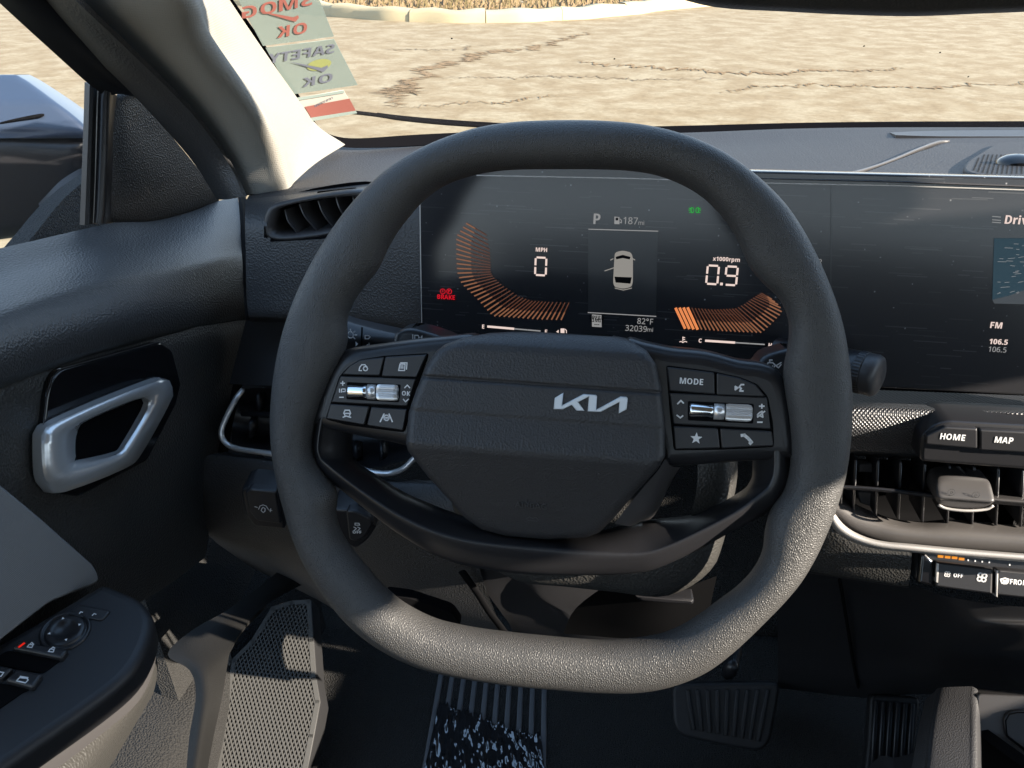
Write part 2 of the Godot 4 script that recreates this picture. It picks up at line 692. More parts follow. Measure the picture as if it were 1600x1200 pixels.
	for i in 2600:
		var k := r.randi_range(10, kp.size() - 12)
		var d := (kp[k + 1] - kp[k]).normalized()
		var n := Vector3(d.z, 0, -d.x)
		var c := kp[k].lerp(kp[k + 1], r.randf()) + n * (0.22 + 2.4 * r.randf() * r.randf())
		var z := r.randf_range(0.03, 0.09)
		var v := []
		for q in 6:
			v.append(c + Vector3([1, -1, 0, 0, 0, 0][q], [0, 0, 1, -0.5, 0, 0][q], [0, 0, 0, 0, 1, -1][q]) * z * r.randf_range(0.6, 1.3) + Vector3.UP * 0.05)
		for f in [[0, 2, 4], [4, 2, 1], [1, 2, 5], [5, 2, 0], [0, 4, 3], [4, 1, 3], [1, 5, 3], [5, 0, 3]]:
			for q in f:
				st.add_vertex(v[q])
		if i % 3 == 0:
			var h := r.randf_range(0.10, 0.32)
			var lean := Vector3(r.randf_range(-0.5, 0.5), 1, r.randf_range(-0.5, 0.5)).normalized() * h
			var s := Vector3(0.008, 0, 0)
			quad(stm, c - s, c + s, c + s * 0.3 + lean, c - s * 0.3 + lean)
	var gravel := part(bed, "gravel", done(st), mat("gravel", lin(0.17, 0.115, 0.06), 0.95))
	gravel.set_meta("kind", "stuff")
	var stems := part(bed, "dry_grass", done(stm), mat("stems", lin(0.26, 0.19, 0.08), 0.9))
	stems.set_meta("kind", "stuff")

func mottle(freq: float, oct: int, a: Color, b: Color, sd: int) -> NoiseTexture2D:
	var t := NoiseTexture2D.new()
	t.width = 512
	t.height = 512
	t.seamless = true
	var n := FastNoiseLite.new()
	n.seed = sd
	n.noise_type = FastNoiseLite.TYPE_SIMPLEX_SMOOTH
	n.frequency = freq
	n.fractal_octaves = oct
	t.noise = n
	var g := Gradient.new()
	g.offsets = PackedFloat32Array([0.25, 0.75])
	g.colors = PackedColorArray([a, b])
	t.color_ramp = g
	return t

func ground_image() -> NoiseTexture2D:
	var t := NoiseTexture2D.new()
	t.width = 1024
	t.height = 1024
	t.seamless = true
	var n := FastNoiseLite.new()
	n.seed = 3
	n.noise_type = FastNoiseLite.TYPE_SIMPLEX_SMOOTH
	n.frequency = 0.045
	n.fractal_octaves = 6
	n.fractal_gain = 0.75
	n.domain_warp_enabled = true
	n.domain_warp_amplitude = 40.0
	n.domain_warp_frequency = 0.006
	t.noise = n
	var g := Gradient.new()
	g.offsets = PackedFloat32Array([0.0, 0.32, 0.5, 0.68, 1.0])
	g.colors = PackedColorArray([lin(0.165, 0.126, 0.072), lin(0.218, 0.174, 0.103), lin(0.245, 0.198, 0.120), lin(0.262, 0.215, 0.134), lin(0.31, 0.26, 0.17)])
	t.color_ramp = g
	return t

# ------------------------------------------------------------------ the car's shell: roof, pillars, far door, seats behind
func car_body():
	var car := thing("car_body", "dark grey car interior shell with pale cloth trim on the windscreen pillar", "car")
	var dark := mat("shell", lin(0.02, 0.02, 0.022), 0.6)
	# cloth trim on the driver's windscreen pillar: face towards the driver, crease, face towards the glass
	part(car, "pillar_trim", skin([
		[-.4163,1.1719,-.641,-.3941,1.1436,-.6466,-.393,1.1045,-.7003,-.3824,1.0507,-.7591,-.3683,1.002,-.7871,-.348,.9734,-.7695],
		[-.3678,1.1733,-.6146,-.3606,1.1454,-.6296,-.3562,1.108,-.6789,-.3559,1.0546,-.7422,-.347,1.0064,-.7719,-.3382,.9763,-.7667],
		[-.3348,1.1759,-.6036,-.3236,1.1469,-.6185,-.3235,1.1083,-.6644,-.3236,1.0567,-.7251,-.3245,1.0103,-.7635,-.3245,.9769,-.7712],
		[-.3153,1.1762,-.6008,-.3061,1.147,-.621,-.3164,1.1177,-.6669,-.3123,1.0591,-.7246,-.3127,1.0189,-.7639,-.3131,.9807,-.7782],
		[-.3188,1.1754,-.6226,-.3146,1.1444,-.6525,-.3326,1.101,-.7127,-.3243,1.0491,-.7721,-.3278,1.001,-.8206,-.3239,.9743,-.8187],
		[-.3394,1.173,-.6864,-.3384,1.1383,-.7254,-.3385,1.0957,-.7771,-.3355,1.0369,-.8436,-.3374,.9979,-.897,-.326,.974,-.8919],
		[-.353,1.171,-.7402,-.3515,1.1336,-.7835,-.3534,1.0853,-.849,-.3469,1.0227,-.9197,-.345,.9921,-.9609,-.3321,.9663,-1.0005]], 5, 5, 0.004), M["pillar_cloth"])
	# dark sealing lip of the door opening
	part(car, "door_seal", skin([
		[-.4448,1.1713,-.6481,-.429,1.1422,-.658,-.4271,1.105,-.7014,-.4223,1.0634,-.7487,-.4003,1.0055,-.7843,-.3766,.9676,-.7795],
		[-.4071,1.1731,-.609,-.3916,1.1457,-.6197,-.3927,1.1093,-.6688,-.3905,1.0656,-.726,-.374,1.0114,-.7627,-.3548,.9746,-.7578],
		[-.3891,1.1736,-.6004,-.3693,1.1475,-.6067,-.3704,1.1103,-.6611,-.3648,1.0579,-.7256,-.3545,1.0097,-.7589,-.3385,.9784,-.7508]], 5, 5, 0.004), M["grained"])
	# roof with its headlining, far windscreen pillar, rails
	part(car, "roof", skin([
		[-.30,1.345,-.46, .0,1.39,-.46, .33,1.41,-.475, .66,1.40,-.485, .95,1.36,-.46],
		[-.32,1.37,.10, .0,1.42,.10, .33,1.44,.10, .66,1.42,.10, .98,1.385,.10],
		[-.32,1.36,.75, .0,1.41,.75, .33,1.43,.75, .66,1.41,.75, .98,1.375,.75],
		[-.28,1.29,1.30, .0,1.32,1.32, .33,1.34,1.33, .66,1.32,1.32, .92,1.29,1.30]], 5, 5, -0.035), M["headliner"])
	part(car, "far_pillar", skin([
		[1.13,.93,-1.02, 1.06,1.06,-.80, 1.00,1.19,-.62, .95,1.30,-.50, .93,1.38,-.42],
		[1.15,.90,-.86, 1.09,1.02,-.72, 1.03,1.13,-.58, .98,1.235,-.42, .975,1.30,-.20]], 4, 4, 0.04), M["pillar_cloth"])
	part(car, "far_roof_rail", tube(curve3(v3([.96,1.317,-.40, .98,1.366,-.18, .985,1.407,.0, .985,1.407,.45, .95,1.35,1.1]), 6), 0.032, 8, false, 2.0, Vector3.UP), dark)
	part(car, "near_roof_rail", tube(curve3(v3([-.36,1.33,-.42, -.40,1.365,.0, -.40,1.365,.45, -.34,1.31,1.1]), 6), 0.035, 8, false, 1.0, Vector3.UP), dark)
	part(car, "far_door", skin([
		[1.12,.93,-.95, 1.13,.94,-.3, 1.13,.95,.3, 1.12,.96,1.0],
		[1.08,.90,-.95, 1.07,.90,-.3, 1.07,.91,.3, 1.07,.92,1.0],
		[1.09,.55,-.95, 1.07,.55,-.3, 1.07,.55,.3, 1.07,.55,1.0],
		[1.06,.22,-.95, 1.04,.22,-.3, 1.04,.22,.3, 1.04,.22,1.0]], 4, 4, 0.05), M["grained"])
	part(car, "far_centre_pillar", tube(v3([1.10,.93,.32, .98,1.32,.40]), 0.06, 8, false, 0.5), dark)
	part(car, "near_centre_pillar", tube(v3([-.50,.3,.40, -.50,.93,.38, -.40,1.33,.42]), 0.06, 8, false, 0.5), dark)
	part(car, "rear_bulkhead", skin([
		[-.40,1.02,1.25, .33,1.05,1.25, 1.05,1.02,1.25],
		[-.42,.7,1.1, .33,.72,1.05, 1.07,.7,1.1],
		[-.42,.2,1.1, .33,.2,1.05, 1.07,.2,1.1]], 4, 4, 0.05), dark)
	part(car, "near_sill", skin([
		[-.55,.93,.5, -.55,.93,.75, -.55,.93,1.2],
		[-.46,.2,.5, -.46,.2,.75, -.46,.2,1.2]], 3, 3, 0.04), dark)
	part(car, "bulkhead", skin([
		[-.50,.91,-1.22, .33,.91,-1.28, 1.12,.91,-1.22],
		[-.50,.60,-1.12, .33,.60,-1.15, 1.12,.60,-1.12],
		[-.50,.20,-1.10, .33,.20,-1.12, 1.10,.20,-1.10]], 4, 4, 0.03), M["deep"])
	# interior mirror, only its grainy underside reaches into the picture
	var mir := thing("interior_mirror", "dark grainy underside of the interior mirror above the windscreen view", "mirror")
	var mp := v3([.0054,1.1633,-.5485,.0331,1.1572,-.5493,.0708,1.1553,-.5536,.1051,1.1539,-.5577,.1393,1.1534,-.5623,.1733,1.1548,-.5678,.204,1.1562,-.5728,.231,1.1594,-.5783,.2511,1.165,-.584])
	var rows := []
	var crest := curve3(mp, 4)
	for pr in [[0.022, 0.035], [0.006, 0.022], [0.0, 0.0], [0.004, -0.016], [0.03, -0.022], [0.07, -0.02]]:
		var row := PackedVector3Array()
		for q in crest:
			row.append(q + Vector3(0, pr[0], -pr[1]))
		rows.append(row)
	var cols := []
	for k in crest.size():
		var c := PackedVector3Array()
		for q in rows:
			c.append(q[k])
		cols.append(c)
	part(mir, "housing", lattice(cols, 0.003), M["coarse"])
	# passenger's sun visor under the roof
	part(car, "far_visor", plate(rounded(v2([-.20,-.08, .20,-.08, .20,.08, -.20,.08]), 0.03), -0.008, 0.008, 0.006), M["headliner"], Transform3D(Basis(Vector3.RIGHT, deg_to_rad(-70)), Vector3(.66, 1.375, -.40)))

func windscreen():
	var ws := thing("windscreen", "curved windscreen with a black printed border", "windscreen")
	part(ws, "pane", skin([
		[-.462,.952,-.985, -.36,.957,-1.075, -.15,.962,-1.165, .10,.966,-1.21, .33,.968,-1.225, .60,.966,-1.20, .86,.960,-1.12, 1.00,.957,-1.06, 1.13,.950,-.97],
		[-.3626,1.1316,-.808,-.3336,1.1287,-.8503,-.283,1.1261,-.8946,-.1959,1.124,-.9398,-.0765,1.1227,-.9808,.0478,1.1233,-.9986,.1702,1.1247,-1.0052,.3706,1.1273,-1.012,.5882,1.1351,-.956],
		[-.26,1.345,-.475, -.20,1.36,-.485, -.05,1.38,-.50, .10,1.395,-.51, .33,1.41,-.52, .55,1.405,-.51, .71,1.395,-.50, .86,1.375,-.485, .93,1.36,-.465]], 6, 6), M["glass"])
	# black printed border: along the pillar and round the lower corner, then along the dash
	part(ws, "border", skin([
		[-.3604,1.17,-.7669,-.3543,1.1319,-.8049,-.3547,1.0837,-.8707,-.351,1.0433,-.9184,-.3492,1.0074,-.9569,-.347,.9908,-.977,-.3387,.9792,-.9948,-.3182,.9724,-1.0169,-.2704,.9684,-1.0612,-.2169,.966,-1.0958,-.0843,.9651,-1.148,.0553,.9644,-1.1899,.1807,.9679,-1.2093,.3062,.9699,-1.228,.4903,.9734,-1.2444],
		[-.3664,1.17,-.7661,-.3607,1.1319,-.8039,-.363,1.0822,-.8721,-.3588,1.0388,-.9184,-.356,1.0022,-.9589,-.3485,.9835,-.973,-.3395,.9704,-.9902,-.3203,.9628,-1.0117,-.2688,.9578,-1.0526,-.2151,.9563,-1.0854,-.0827,.9562,-1.1323,.0556,.956,-1.1743,.1798,.9608,-1.1942,.3042,.9635,-1.2131,.4867,.9664,-1.2289]], 4, 3, 0.002), M["frit"])
	# specks of dirt on the glass
	for q in v3_list([[.3052,1.0678,-1.0969], [.3503,1.0386,-1.1335], [-.203,1.0836,-.9883], [-.0383,1.0601,-1.0446], [.2221,1.0748,-1.0775]]):
		part(ws, "speck", turned([-0.0006, 0.0001, 0.0, 0.0011, 0.0006, 0.0001], 7), M["deep"], aim(q, Vector3(0.1, -0.6, 0.75)))
	# three stickers on the inside of the glass, read from outside
	var grey: Material = M["decal"]
	var red := mat("sticker_red", lin(0.22, 0.075, 0.06), 0.6)
	var ink := mat("sticker_ink", lin(0.10, 0.11, 0.14), 0.6)
	var green := mat("sticker_green", lin(0.20, 0.22, 0.08), 0.6)
	var white := mat("sticker_white", lin(0.38, 0.36, 0.32), 0.6)
	var edge := mat("sticker_edge", lin(0.22, 0.27, 0.25), 0.6)
	var g := fr([.7563,.1214,-.6428,.3085,.8003,.5142,.5769,-.5872,.5678,-.3447,1.0051,-.9393])
	var smog := thing("inspection_sticker", "upper grey sticker with red mirrored letters SMOG OK on the windscreen", "sticker", g)
	part(smog, "sheet", plate(v2([-.0845,.1965,-.0139,.1933,.0188,.1081,-.0516,.114]), -0.0003, 0.0, 0.0001, 1), grey)
	back_word(smog, "SMOG", [-.0396,.1565], [-.0721,.1561,-.0072,.1572], red, 0.0125)
	back_word(smog, "OK", [-.0236,.1265], [-.0377,.1269,-.0093,.1261], red, 0.0125)
	part(smog, "tick", fill([[-.0569,.1556,-.024,.1413,-.0192,.1424,-.0184,.1393,-.0213,.1357,-.0244,.1371,-.0288,.1395]], 0.001), red)
	var safety := thing("inspection_sticker", "middle grey sticker with dark mirrored letters SAFETY OK on the windscreen", "sticker", g)
	part(safety, "sheet", plate(v2([-.0491,.1111,.0191,.105,.0508,.0367,-.022,.0447]), -0.0003, 0.0, 0.0001, 1), grey)
	back_word(safety, "SAFETY", [-.0129,.0958], [-.0452,.0971,.0213,.0934], ink, 0.011)
	back_word(safety, "OK", [.0057,.0573], [-.0098,.0583,.0215,.0572], ink, 0.0115)
	var oval := PackedVector2Array()
	var oc: PackedVector2Array = v2([.0054,.0767,.0182,.0757,.0056,.0839])
	for k in 24:
		oval.append(oc[0] + (oc[1] - oc[0]) * cos(TAU * k / 24) + (oc[2] - oc[0]) * sin(TAU * k / 24))
	part(safety, "green_oval", fill([oval], 0.0006), green)
	part(safety, "tick", fill([[-.0266,.09,.0076,.0728,.0143,.0743,.0145,.0709,.0101,.0663,.0066,.0689]], 0.001), ink)
	var tag := thing("inspection_sticker", "lowest small red and white striped sticker in the windscreen corner", "sticker", g)
	part(tag, "sheet", plate(v2([-.0164,.0387,.0353,.0341,.0535,-.0037,0,0]), -0.0003, 0.0, 0.0001, 1), white)
	part(tag, "red_band", fill([[-.0073,.0245,.0424,.0212,.0518,.0007,.0006,.0065]], 0.001), red)
	part(tag, "rim_strip", fill([[.0006,.0065,.0518,.0007,.0537,-.0037,-.0005,.0012], [-.0169,.0398,.0347,.0352,.0365,.0311,-.0147,.0357]], 0.001), edge)
	var fine := PackedVector2Array(v2([.0133,.0253]))
	word(tag, "small_print", "SERVICE 0 3", fine, 0.0022, 0.0012, ink, false, 1.0, 0.3)
	# wiper lying on the outside of the glass
	var w := thing("wiper", "dark wiper blade lying low on the outside of the windscreen", "wiper")
	part(w, "blade", tube(curve3(v3([-.3445,.9889,-1.0783,-.3245,.9779,-1.1208,-.3011,.9678,-1.1529,-.2516,.957,-1.1883,-.1758,.9447,-1.2379,-.0507,.9344,-1.2842]), 4), 0.0026, 6), M["frit"])
	part(w, "arm", tube(curve3(v3([-.3246,.9792,-1.1215,-.3026,.969,-1.159,-.254,.9579,-1.1998,-.1774,.9456,-1.2495,-.0513,.9346,-1.2956]), 4), 0.0018, 6), M["frit"])

func v3_list(a: Array) -> Array:
	var o := []
	for k in a:
		o.append(v3(k)[0])
	return o

func back_word(parent: Node, s: String, c, ends, m: Material, h: float):
	var p := v2(c)
	var e := v2(ends)
	var d := e[0] - e[1]
	var t := letters(s, h, 0.0002, true)
	var wide := d.length() / maxf(t.get_aabb().size.x, 0.001)
	var x := Vector3(d.x, d.y, 0).normalized()
	var z := Vector3(0, 0, -1)
	part(parent, "lettering", t, m, Transform3D(x * wide, z.cross(x), z, Vector3(p[0].x, p[0].y, 0.0008)))

# ------------------------------------------------------------------ dashboard
# a smooth skin with an opening: cells whose middle lies inside the outline (in the frame's xy) are left out
func skin_open(rows: Array, su: int, sv: int, frame: Transform3D, hole: PackedVector2Array) -> ArrayMesh:
	var lines := []
	for r in rows:
		lines.append(curve3(v3(r), su))
	var inv := frame.affine_inverse()
	var g := []
	for i in lines[0].size():
		var col := PackedVector3Array()
		for l in lines:
			col.append(l[i])
		g.append(curve3(col, sv))
	var st := st_new()
	st.set_smooth_group(1)
	for i in g.size() - 1:
		for k in g[0].size() - 1:
			var c: Vector3 = inv * ((g[i][k] + g[i + 1][k + 1]) * 0.5)
			if not Geometry2D.is_point_in_polygon(Vector2(c.x, c.y), hole):
				quad(st, g[i][k], g[i + 1][k], g[i + 1][k + 1], g[i][k + 1])
	return done(st)

func lift(p: PackedVector2Array, z: float) -> PackedVector3Array:
	var o := PackedVector3Array()
	for v in p:
		o.append(Vector3(v.x, v.y, z))
	return o

func dashboard():
	var d := thing("dashboard", "black grained dashboard with air vents, buttons and silver trim strips", "dashboard")
	# soft top pad, running from the windscreen to the lip over the screen
	part(d, "top_pad", skin([
		[-.3933,.979,-.98,-.3641,.9702,-1.02,-.3291,.9577,-1.05,-.2769,.9541,-1.085,-.2189,.9549,-1.105,-.083,.9586,-1.135,.0542,.964,-1.15,.1735,.9716,-1.155,.2892,.977,-1.155,.4912,.9868,-1.14],
		[-.3853,.9652,-.9,-.3524,.9646,-.93,-.3036,.9609,-.965,-.2534,.9604,-.99,-.1994,.9611,-1.005,-.0747,.9642,-1.03,.0507,.9697,-1.045,.1596,.9788,-1.05,.2648,.9872,-1.05,.4504,.9971,-1.04],
		[-.3664,.9659,-.83,-.334,.9702,-.84,-.2749,.9719,-.86,-.2246,.9752,-.875,-.1758,.9772,-.885,-.0649,.9829,-.9,.0452,.9885,-.91,.1409,.9946,-.915,.2336,.9993,-.915,.3983,1.0066,-.91],
		[-.3444,.9752,-.77,-.3095,.9807,-.77,-.2501,.9884,-.772,-.1992,.9936,-.775,-.1541,.9994,-.775,-.0556,1.0061,-.775,.0395,1.0083,-.775,.1212,1.0126,-.775,.2007,1.0148,-.775,.3441,1.0171,-.775],
		[-.3317,.9808,-.735,-.2971,.9857,-.735,-.2412,.9941,-.735,-.1761,1.0073,-.715,-.1291,1.0202,-.7,-.0499,1.0251,-.695,.0356,1.0264,-.694,.109,1.0278,-.693,.1802,1.0291,-.692,.3092,1.0295,-.692]], 5, 5), M["dash_top"])
	part(d, "screen_lip", skin([
		[-.1772,1.0076,-.72,-.13,1.0204,-.705,-.0503,1.0253,-.7,.0357,1.0266,-.699,.1096,1.028,-.698,.1812,1.0293,-.697,.3111,1.0296,-.697],
		[-.1739,1.0098,-.706,-.1273,1.0227,-.69,-.0491,1.0276,-.685,.035,1.0289,-.684,.1074,1.0303,-.683,.1776,1.0316,-.682,.3047,1.032,-.682],
		[-.1739,1.0082,-.706,-.1273,1.0213,-.69,-.0491,1.0262,-.685,.0352,1.0275,-.684,.1077,1.0284,-.683,.1779,1.0298,-.682,.3052,1.0302,-.682],
		[-.1799,1.0001,-.73,-.1329,1.012,-.72,-.0515,1.0153,-.72,.0372,1.0169,-.72,.1137,1.0177,-.72,.1881,1.0188,-.72,.3226,1.0193,-.72]], 4, 4), M["satin_grey"])
	# raised centre section of the top with its pale edge, and the speaker grille
	part(d, "top_ridge", tube(curve3(v3([.1338,1.0253,-.705,.1578,1.022,-.735,.1863,1.0147,-.79,.2179,1.0086,-.85,.2542,1.0025,-.92,.2891,.9961,-.985,.3038,.9941,-1]), 5), 0.0022, 8, false, 0.6), M["satin_grey"])
	part(d, "centre_insert", skin([
		[.3005,.9966,-.985,.3462,.9976,-.985,.4267,1.0003,-.98],
		[.2517,1.0057,-.9,.3185,1.0059,-.9,.39,1.0092,-.89],
		[.213,1.012,-.83,.2955,1.013,-.83,.3616,1.0159,-.82],
		[.1648,1.0228,-.735,.2726,1.0199,-.76,.333,1.023,-.75],
		[.1374,1.0267,-.7,.2532,1.0277,-.702,.3127,1.028,-.7]], 5, 4), M["dash_top"])
	part(d, "defroster_strip", skin([
		[.2672,.9838,-1.09,.3272,.9879,-1.09,.4661,.9953,-1.08],
		[.2619,.9912,-1.04,.3119,.9927,-1.035,.4462,.9984,-1.03]], 4, 3, 0.004), M["soft_black"])
	var grille := part(d, "speaker_grille", plate(curve2(v2([-.0688,-.0915,-.0519,-.0444,-.0175,.0294,.0236,.1106,.0558,.1234,.1078,.1237,.0324,-.0839,.0002,-.1405,-.0407,-.1353,-.0627,-.1291,-.0719,-.1185]), 3), -0.01, 0.0, 0.0015, 2), M["dash_top"], fr([.9994,.0342,-.0041,0,-.1189,-.9929,-.0344,.9923,-.1188,.3134,1.0127,-.845]).translated_local(Vector3(0, 0, 0.004)))
	var pc := v2([-.0197,-.061,-.0608,-.1038,.0271,.0716])
	var holes := []
	for iy in range(-13, 14):
		for ix in range(-32, 16):
			var c := pc[0] + Vector2(ix * 0.0034 + (0.0017 if iy % 2 else 0.0), iy * 0.0048)
			if Geometry2D.is_point_in_polygon(c, inset(ccw(curve2(v2([-.0688,-.0915,-.0519,-.0444,-.0175,.0294,.0236,.1106,.0558,.1234,.1078,.1237,.0324,-.0839,.0002,-.1405,-.0407,-.1353,-.0627,-.1291,-.0719,-.1185]), 3)), 0.005)) and c.distance_to(pc[0]) > 0.017:
				holes.append(PackedVector2Array([c + Vector2(-0.0010, -0.0016), c + Vector2(0.0004, -0.0016), c + Vector2(0.0011, 0.0016), c + Vector2(-0.0003, 0.0016)]))
	var ho := part(grille, "perforation", fill(holes, 0.0004), M["deep"])
	ho.set_meta("kind", "stuff")
	part(grille, "tweeter_dome", turned([-0.004, 0.0155, 0.0015, 0.0155, 0.004, 0.0135, 0.0065, 0.009, 0.0075, 0.004, 0.0078, 0.0005], 28), M["gloss"], Transform3D(Basis(), Vector3(pc[0].x, pc[0].y, 0)))
	# left end of the dashboard, with the round-cornered vent let into it
	var lf := fr([.9945,-.0073,-.104,0,.9975,-.0701,.1043,.0698,.9921,-.2578,.957,-.7001])
	var hole := curve2(v2([-.0421,.0139,-.038,.0245,-.0292,.0299,.0025,.0373,.0296,.041,.0367,.0396,.034,.0272,.0262,.0165,.0091,.0098,-.0154,.0055,-.0335,.004,-.0417,.0065]), 3)
	part(d, "left_face", skin_open([
		[-.3334,.9807,-.735,-.2971,.9857,-.735,-.2412,.9941,-.735,-.208,1.0008,-.725,-.1738,1.0082,-.712],
		[-.3237,.9816,-.712,-.2876,.9871,-.71,-.2328,.9964,-.708,-.2012,1.0025,-.7,-.1691,1.0076,-.692],
		[-.318,.9718,-.695,-.2813,.9773,-.69,-.2276,.9846,-.688,-.1976,.9893,-.684,-.1669,.9929,-.68],
		[-.3178,.9469,-.688,-.2811,.952,-.682,-.2272,.9583,-.68,-.1971,.9622,-.676,-.1667,.9652,-.672],
		[-.3199,.9146,-.684,-.2828,.9202,-.677,-.2282,.9259,-.675,-.1978,.9281,-.671,-.167,.9294,-.667],
		[-.3197,.897,-.682,-.2841,.9016,-.675,-.2293,.9037,-.673,-.1987,.904,-.669,-.1676,.9027,-.665],
		[-.3227,.89,-.69,-.2878,.8946,-.683,-.2323,.8967,-.681,-.2013,.8965,-.677,-.1698,.8952,-.673],
		[-.3348,.8757,-.715,-.2995,.8795,-.71,-.2417,.8817,-.708,-.2083,.8832,-.7,-.1755,.8823,-.695]], 12, 8, lf, hole), M["grained"])
	var vent := part(d, "side_vent", loops([
		rayed(curve2(v2([-.0447,.0127,-.0409,.0263,-.0315,.0328,.0036,.0407,.0331,.0444,.0437,.0416,.0388,.025,.0289,.0133,.0098,.0076,-.0135,.0034,-.0331,.0018,-.0428,.0048]), 3), vv([-.0038,.0211]), 60, -0.004),
		rayed(curve2(v2([-.0447,.0127,-.0409,.0263,-.0315,.0328,.0036,.0407,.0331,.0444,.0437,.0416,.0388,.025,.0289,.0133,.0098,.0076,-.0135,.0034,-.0331,.0018,-.0428,.0048]), 3), vv([-.0038,.0211]), 60, 0.003),
		rayed(curve2(v2([-.0426,.0127,-.0389,.0253,-.0306,.0312,.0035,.0392,.0325,.0429,.0416,.0405,.0373,.026,.0274,.0154,.0094,.0092,-.014,.0049,-.0324,.0034,-.0412,.0059]), 3), vv([-.0038,.0211]), 60, 0.005),
		rayed(curve2(v2([-.039,.0123,-.0349,.0239,-.0271,.0303,.0034,.0371,.0308,.0403,.0353,.0384,.0328,.028,.0255,.0175,.0085,.0113,-.0143,.0076,-.0301,.0061,-.0373,.0076]), 3), vv([-.0038,.0211]), 60, 0.004),
		rayed(curve2(v2([-.037,.0118,-.0328,.0234,-.0261,.0293,.0033,.0361,.0297,.0393,.0333,.0378,.0307,.028,.0245,.0179,.008,.0123,-.0142,.0086,-.0295,.0072,-.0352,.0081]), 3), vv([-.0038,.0211]), 60, -0.004),
		rayed(curve2(v2([-.0317,.0119,-.0288,.0219,-.0236,.0278,.0032,.0346,.0291,.0377,.0316,.0362,.0291,.0279,.0235,.0195,.0076,.0139,-.0141,.0102,-.0267,.0089,-.0309,.0093]), 3), vv([-.0038,.0211]), 60, -0.045)]), M["satin_grey"], lf)
	part(vent, "duct", fill([curve2(v2([-.0414,.0097,-.0348,.0256,-.027,.032,.0026,.0389,.0312,.0426,.0377,.0396,.0339,.024,.0244,.0133,.0068,.0076,-.0156,.0034,-.031,.0019,-.0377,.0039]), 2)], -0.045), M["deep"])
	for s in [[-.0279,.0263,-.0255,.018,-.0213,.0117,-.0185,.0065], [-.0156,.0312,-.012,.023,-.0073,.0163,-.0025,.0095], [-.0003,.0342,.0028,.0265,.007,.0192,.0113,.0125], [.0144,.0376,.0166,.0309,.0189,.0258,.0226,.0185], [.028,.0399,.0293,.0353,.0311,.0302,.0334,.0251]]:
		var q := curve2(v2(s), 4, false)
		var rows := []
		for z in [-0.002, -0.006, -0.03]:
			var l := PackedVector3Array()
			for k in q.size():
				var bow := sin(PI * k / (q.size() - 1)) * 0.003
				l.append(Vector3(q[k].x + (-0.002 - z) * 0.35, q[k].y, z + bow))
			rows.append(l)
		part(vent, "slat", skin(rows, 1, 3, 0.0012), M["satin_grey"])
	# lower dashboard on the driver's side
	part(d, "lower_panel", skin([
		[-.3367,.8786,-.712,-.2986,.8816,-.708,-.2311,.885,-.702,-.1573,.8858,-.695],
		[-.348,.8481,-.712,-.3046,.8527,-.706,-.2325,.8581,-.7,-.1525,.8625,-.695],
		[-.3541,.8212,-.698,-.3082,.8259,-.692,-.2316,.8297,-.69,-.1511,.836,-.685]], 6, 5), M["soft_black"])
	var ef := fr([.9976,-.0024,-.0697,0,.9994,-.035,.0697,.0349,.997,-.2418,.8199,-.6148])
	part(d, "knee_panel", skin([
		[-.3522,.7685,-.668,-.3092,.7694,-.662,-.2612,.7677,-.658,-.2023,.7653,-.652,-.1336,.7731,-.645],
		[-.3683,.7651,-.66,-.3053,.7693,-.652,-.2577,.7684,-.648,-.1996,.7661,-.642,-.1324,.7695,-.638],
		[-.3762,.731,-.655,-.3065,.7364,-.645,-.2577,.7393,-.64,-.1983,.7423,-.632,-.1249,.747,-.625],
		[-.3811,.6903,-.66,-.3078,.6911,-.65,-.2579,.691,-.645,-.1953,.696,-.632,-.1141,.7007,-.622],
		[-.3897,.6506,-.69,-.308,.6527,-.672,-.255,.6585,-.655,-.1936,.6594,-.64,-.1074,.6637,-.63],
		[-.4074,.6012,-.74,-.3127,.6126,-.7,-.2554,.6159,-.675,-.1952,.6087,-.66,-.0975,.6197,-.64],
		[-.4373,.5251,-.82,-.3235,.5423,-.76,-.2612,.5446,-.72,-.1958,.55,-.69,-.0914,.5753,-.66],
		[-.4621,.445,-.9,-.3437,.4503,-.84,-.2702,.4587,-.78,-.2009,.4677,-.74,-.087,.5089,-.7]], 6, 5), M["grained"])
	part(d, "hand_slot", plate(rounded(v2([.0637,-.0838,.0833,-.0855,.1153,-.0966,.123,-.1102,.1121,-.1128,.0874,-.1077,.0691,-.0949]), 0.004), -0.01, 0.0, 0.001, 1), M["deep"], ef.translated_local(Vector3(0, 0, 0.082)))
	part(d, "panel_gap", tube(v3([-.1276,.7049,-.612,-.1164,.6795,-.618,-.1064,.6531,-.624,-.0928,.6273,-.628]), 0.0035, 6, false, 0.5), M["deep"])
	part(d, "column_panel", skin([
		[-.1235,.6983,-.628,-.0866,.7039,-.622,-.043,.7107,-.618,-.0035,.7112,-.625],
		[-.1101,.6704,-.63,-.0803,.692,-.625,-.0616,.6794,-.622,-.0094,.6617,-.63],
		[-.0975,.6383,-.64,-.068,.6721,-.63,-.0423,.6571,-.628,.0025,.638,-.64],
		[-.0902,.6118,-.65,-.0543,.6172,-.645,-.0195,.6208,-.642,.0319,.6167,-.65],
		[-.087,.5132,-.7,-.0449,.5192,-.7,-.0067,.5247,-.7,.0496,.5327,-.7]], 5, 4), M["soft_black"])
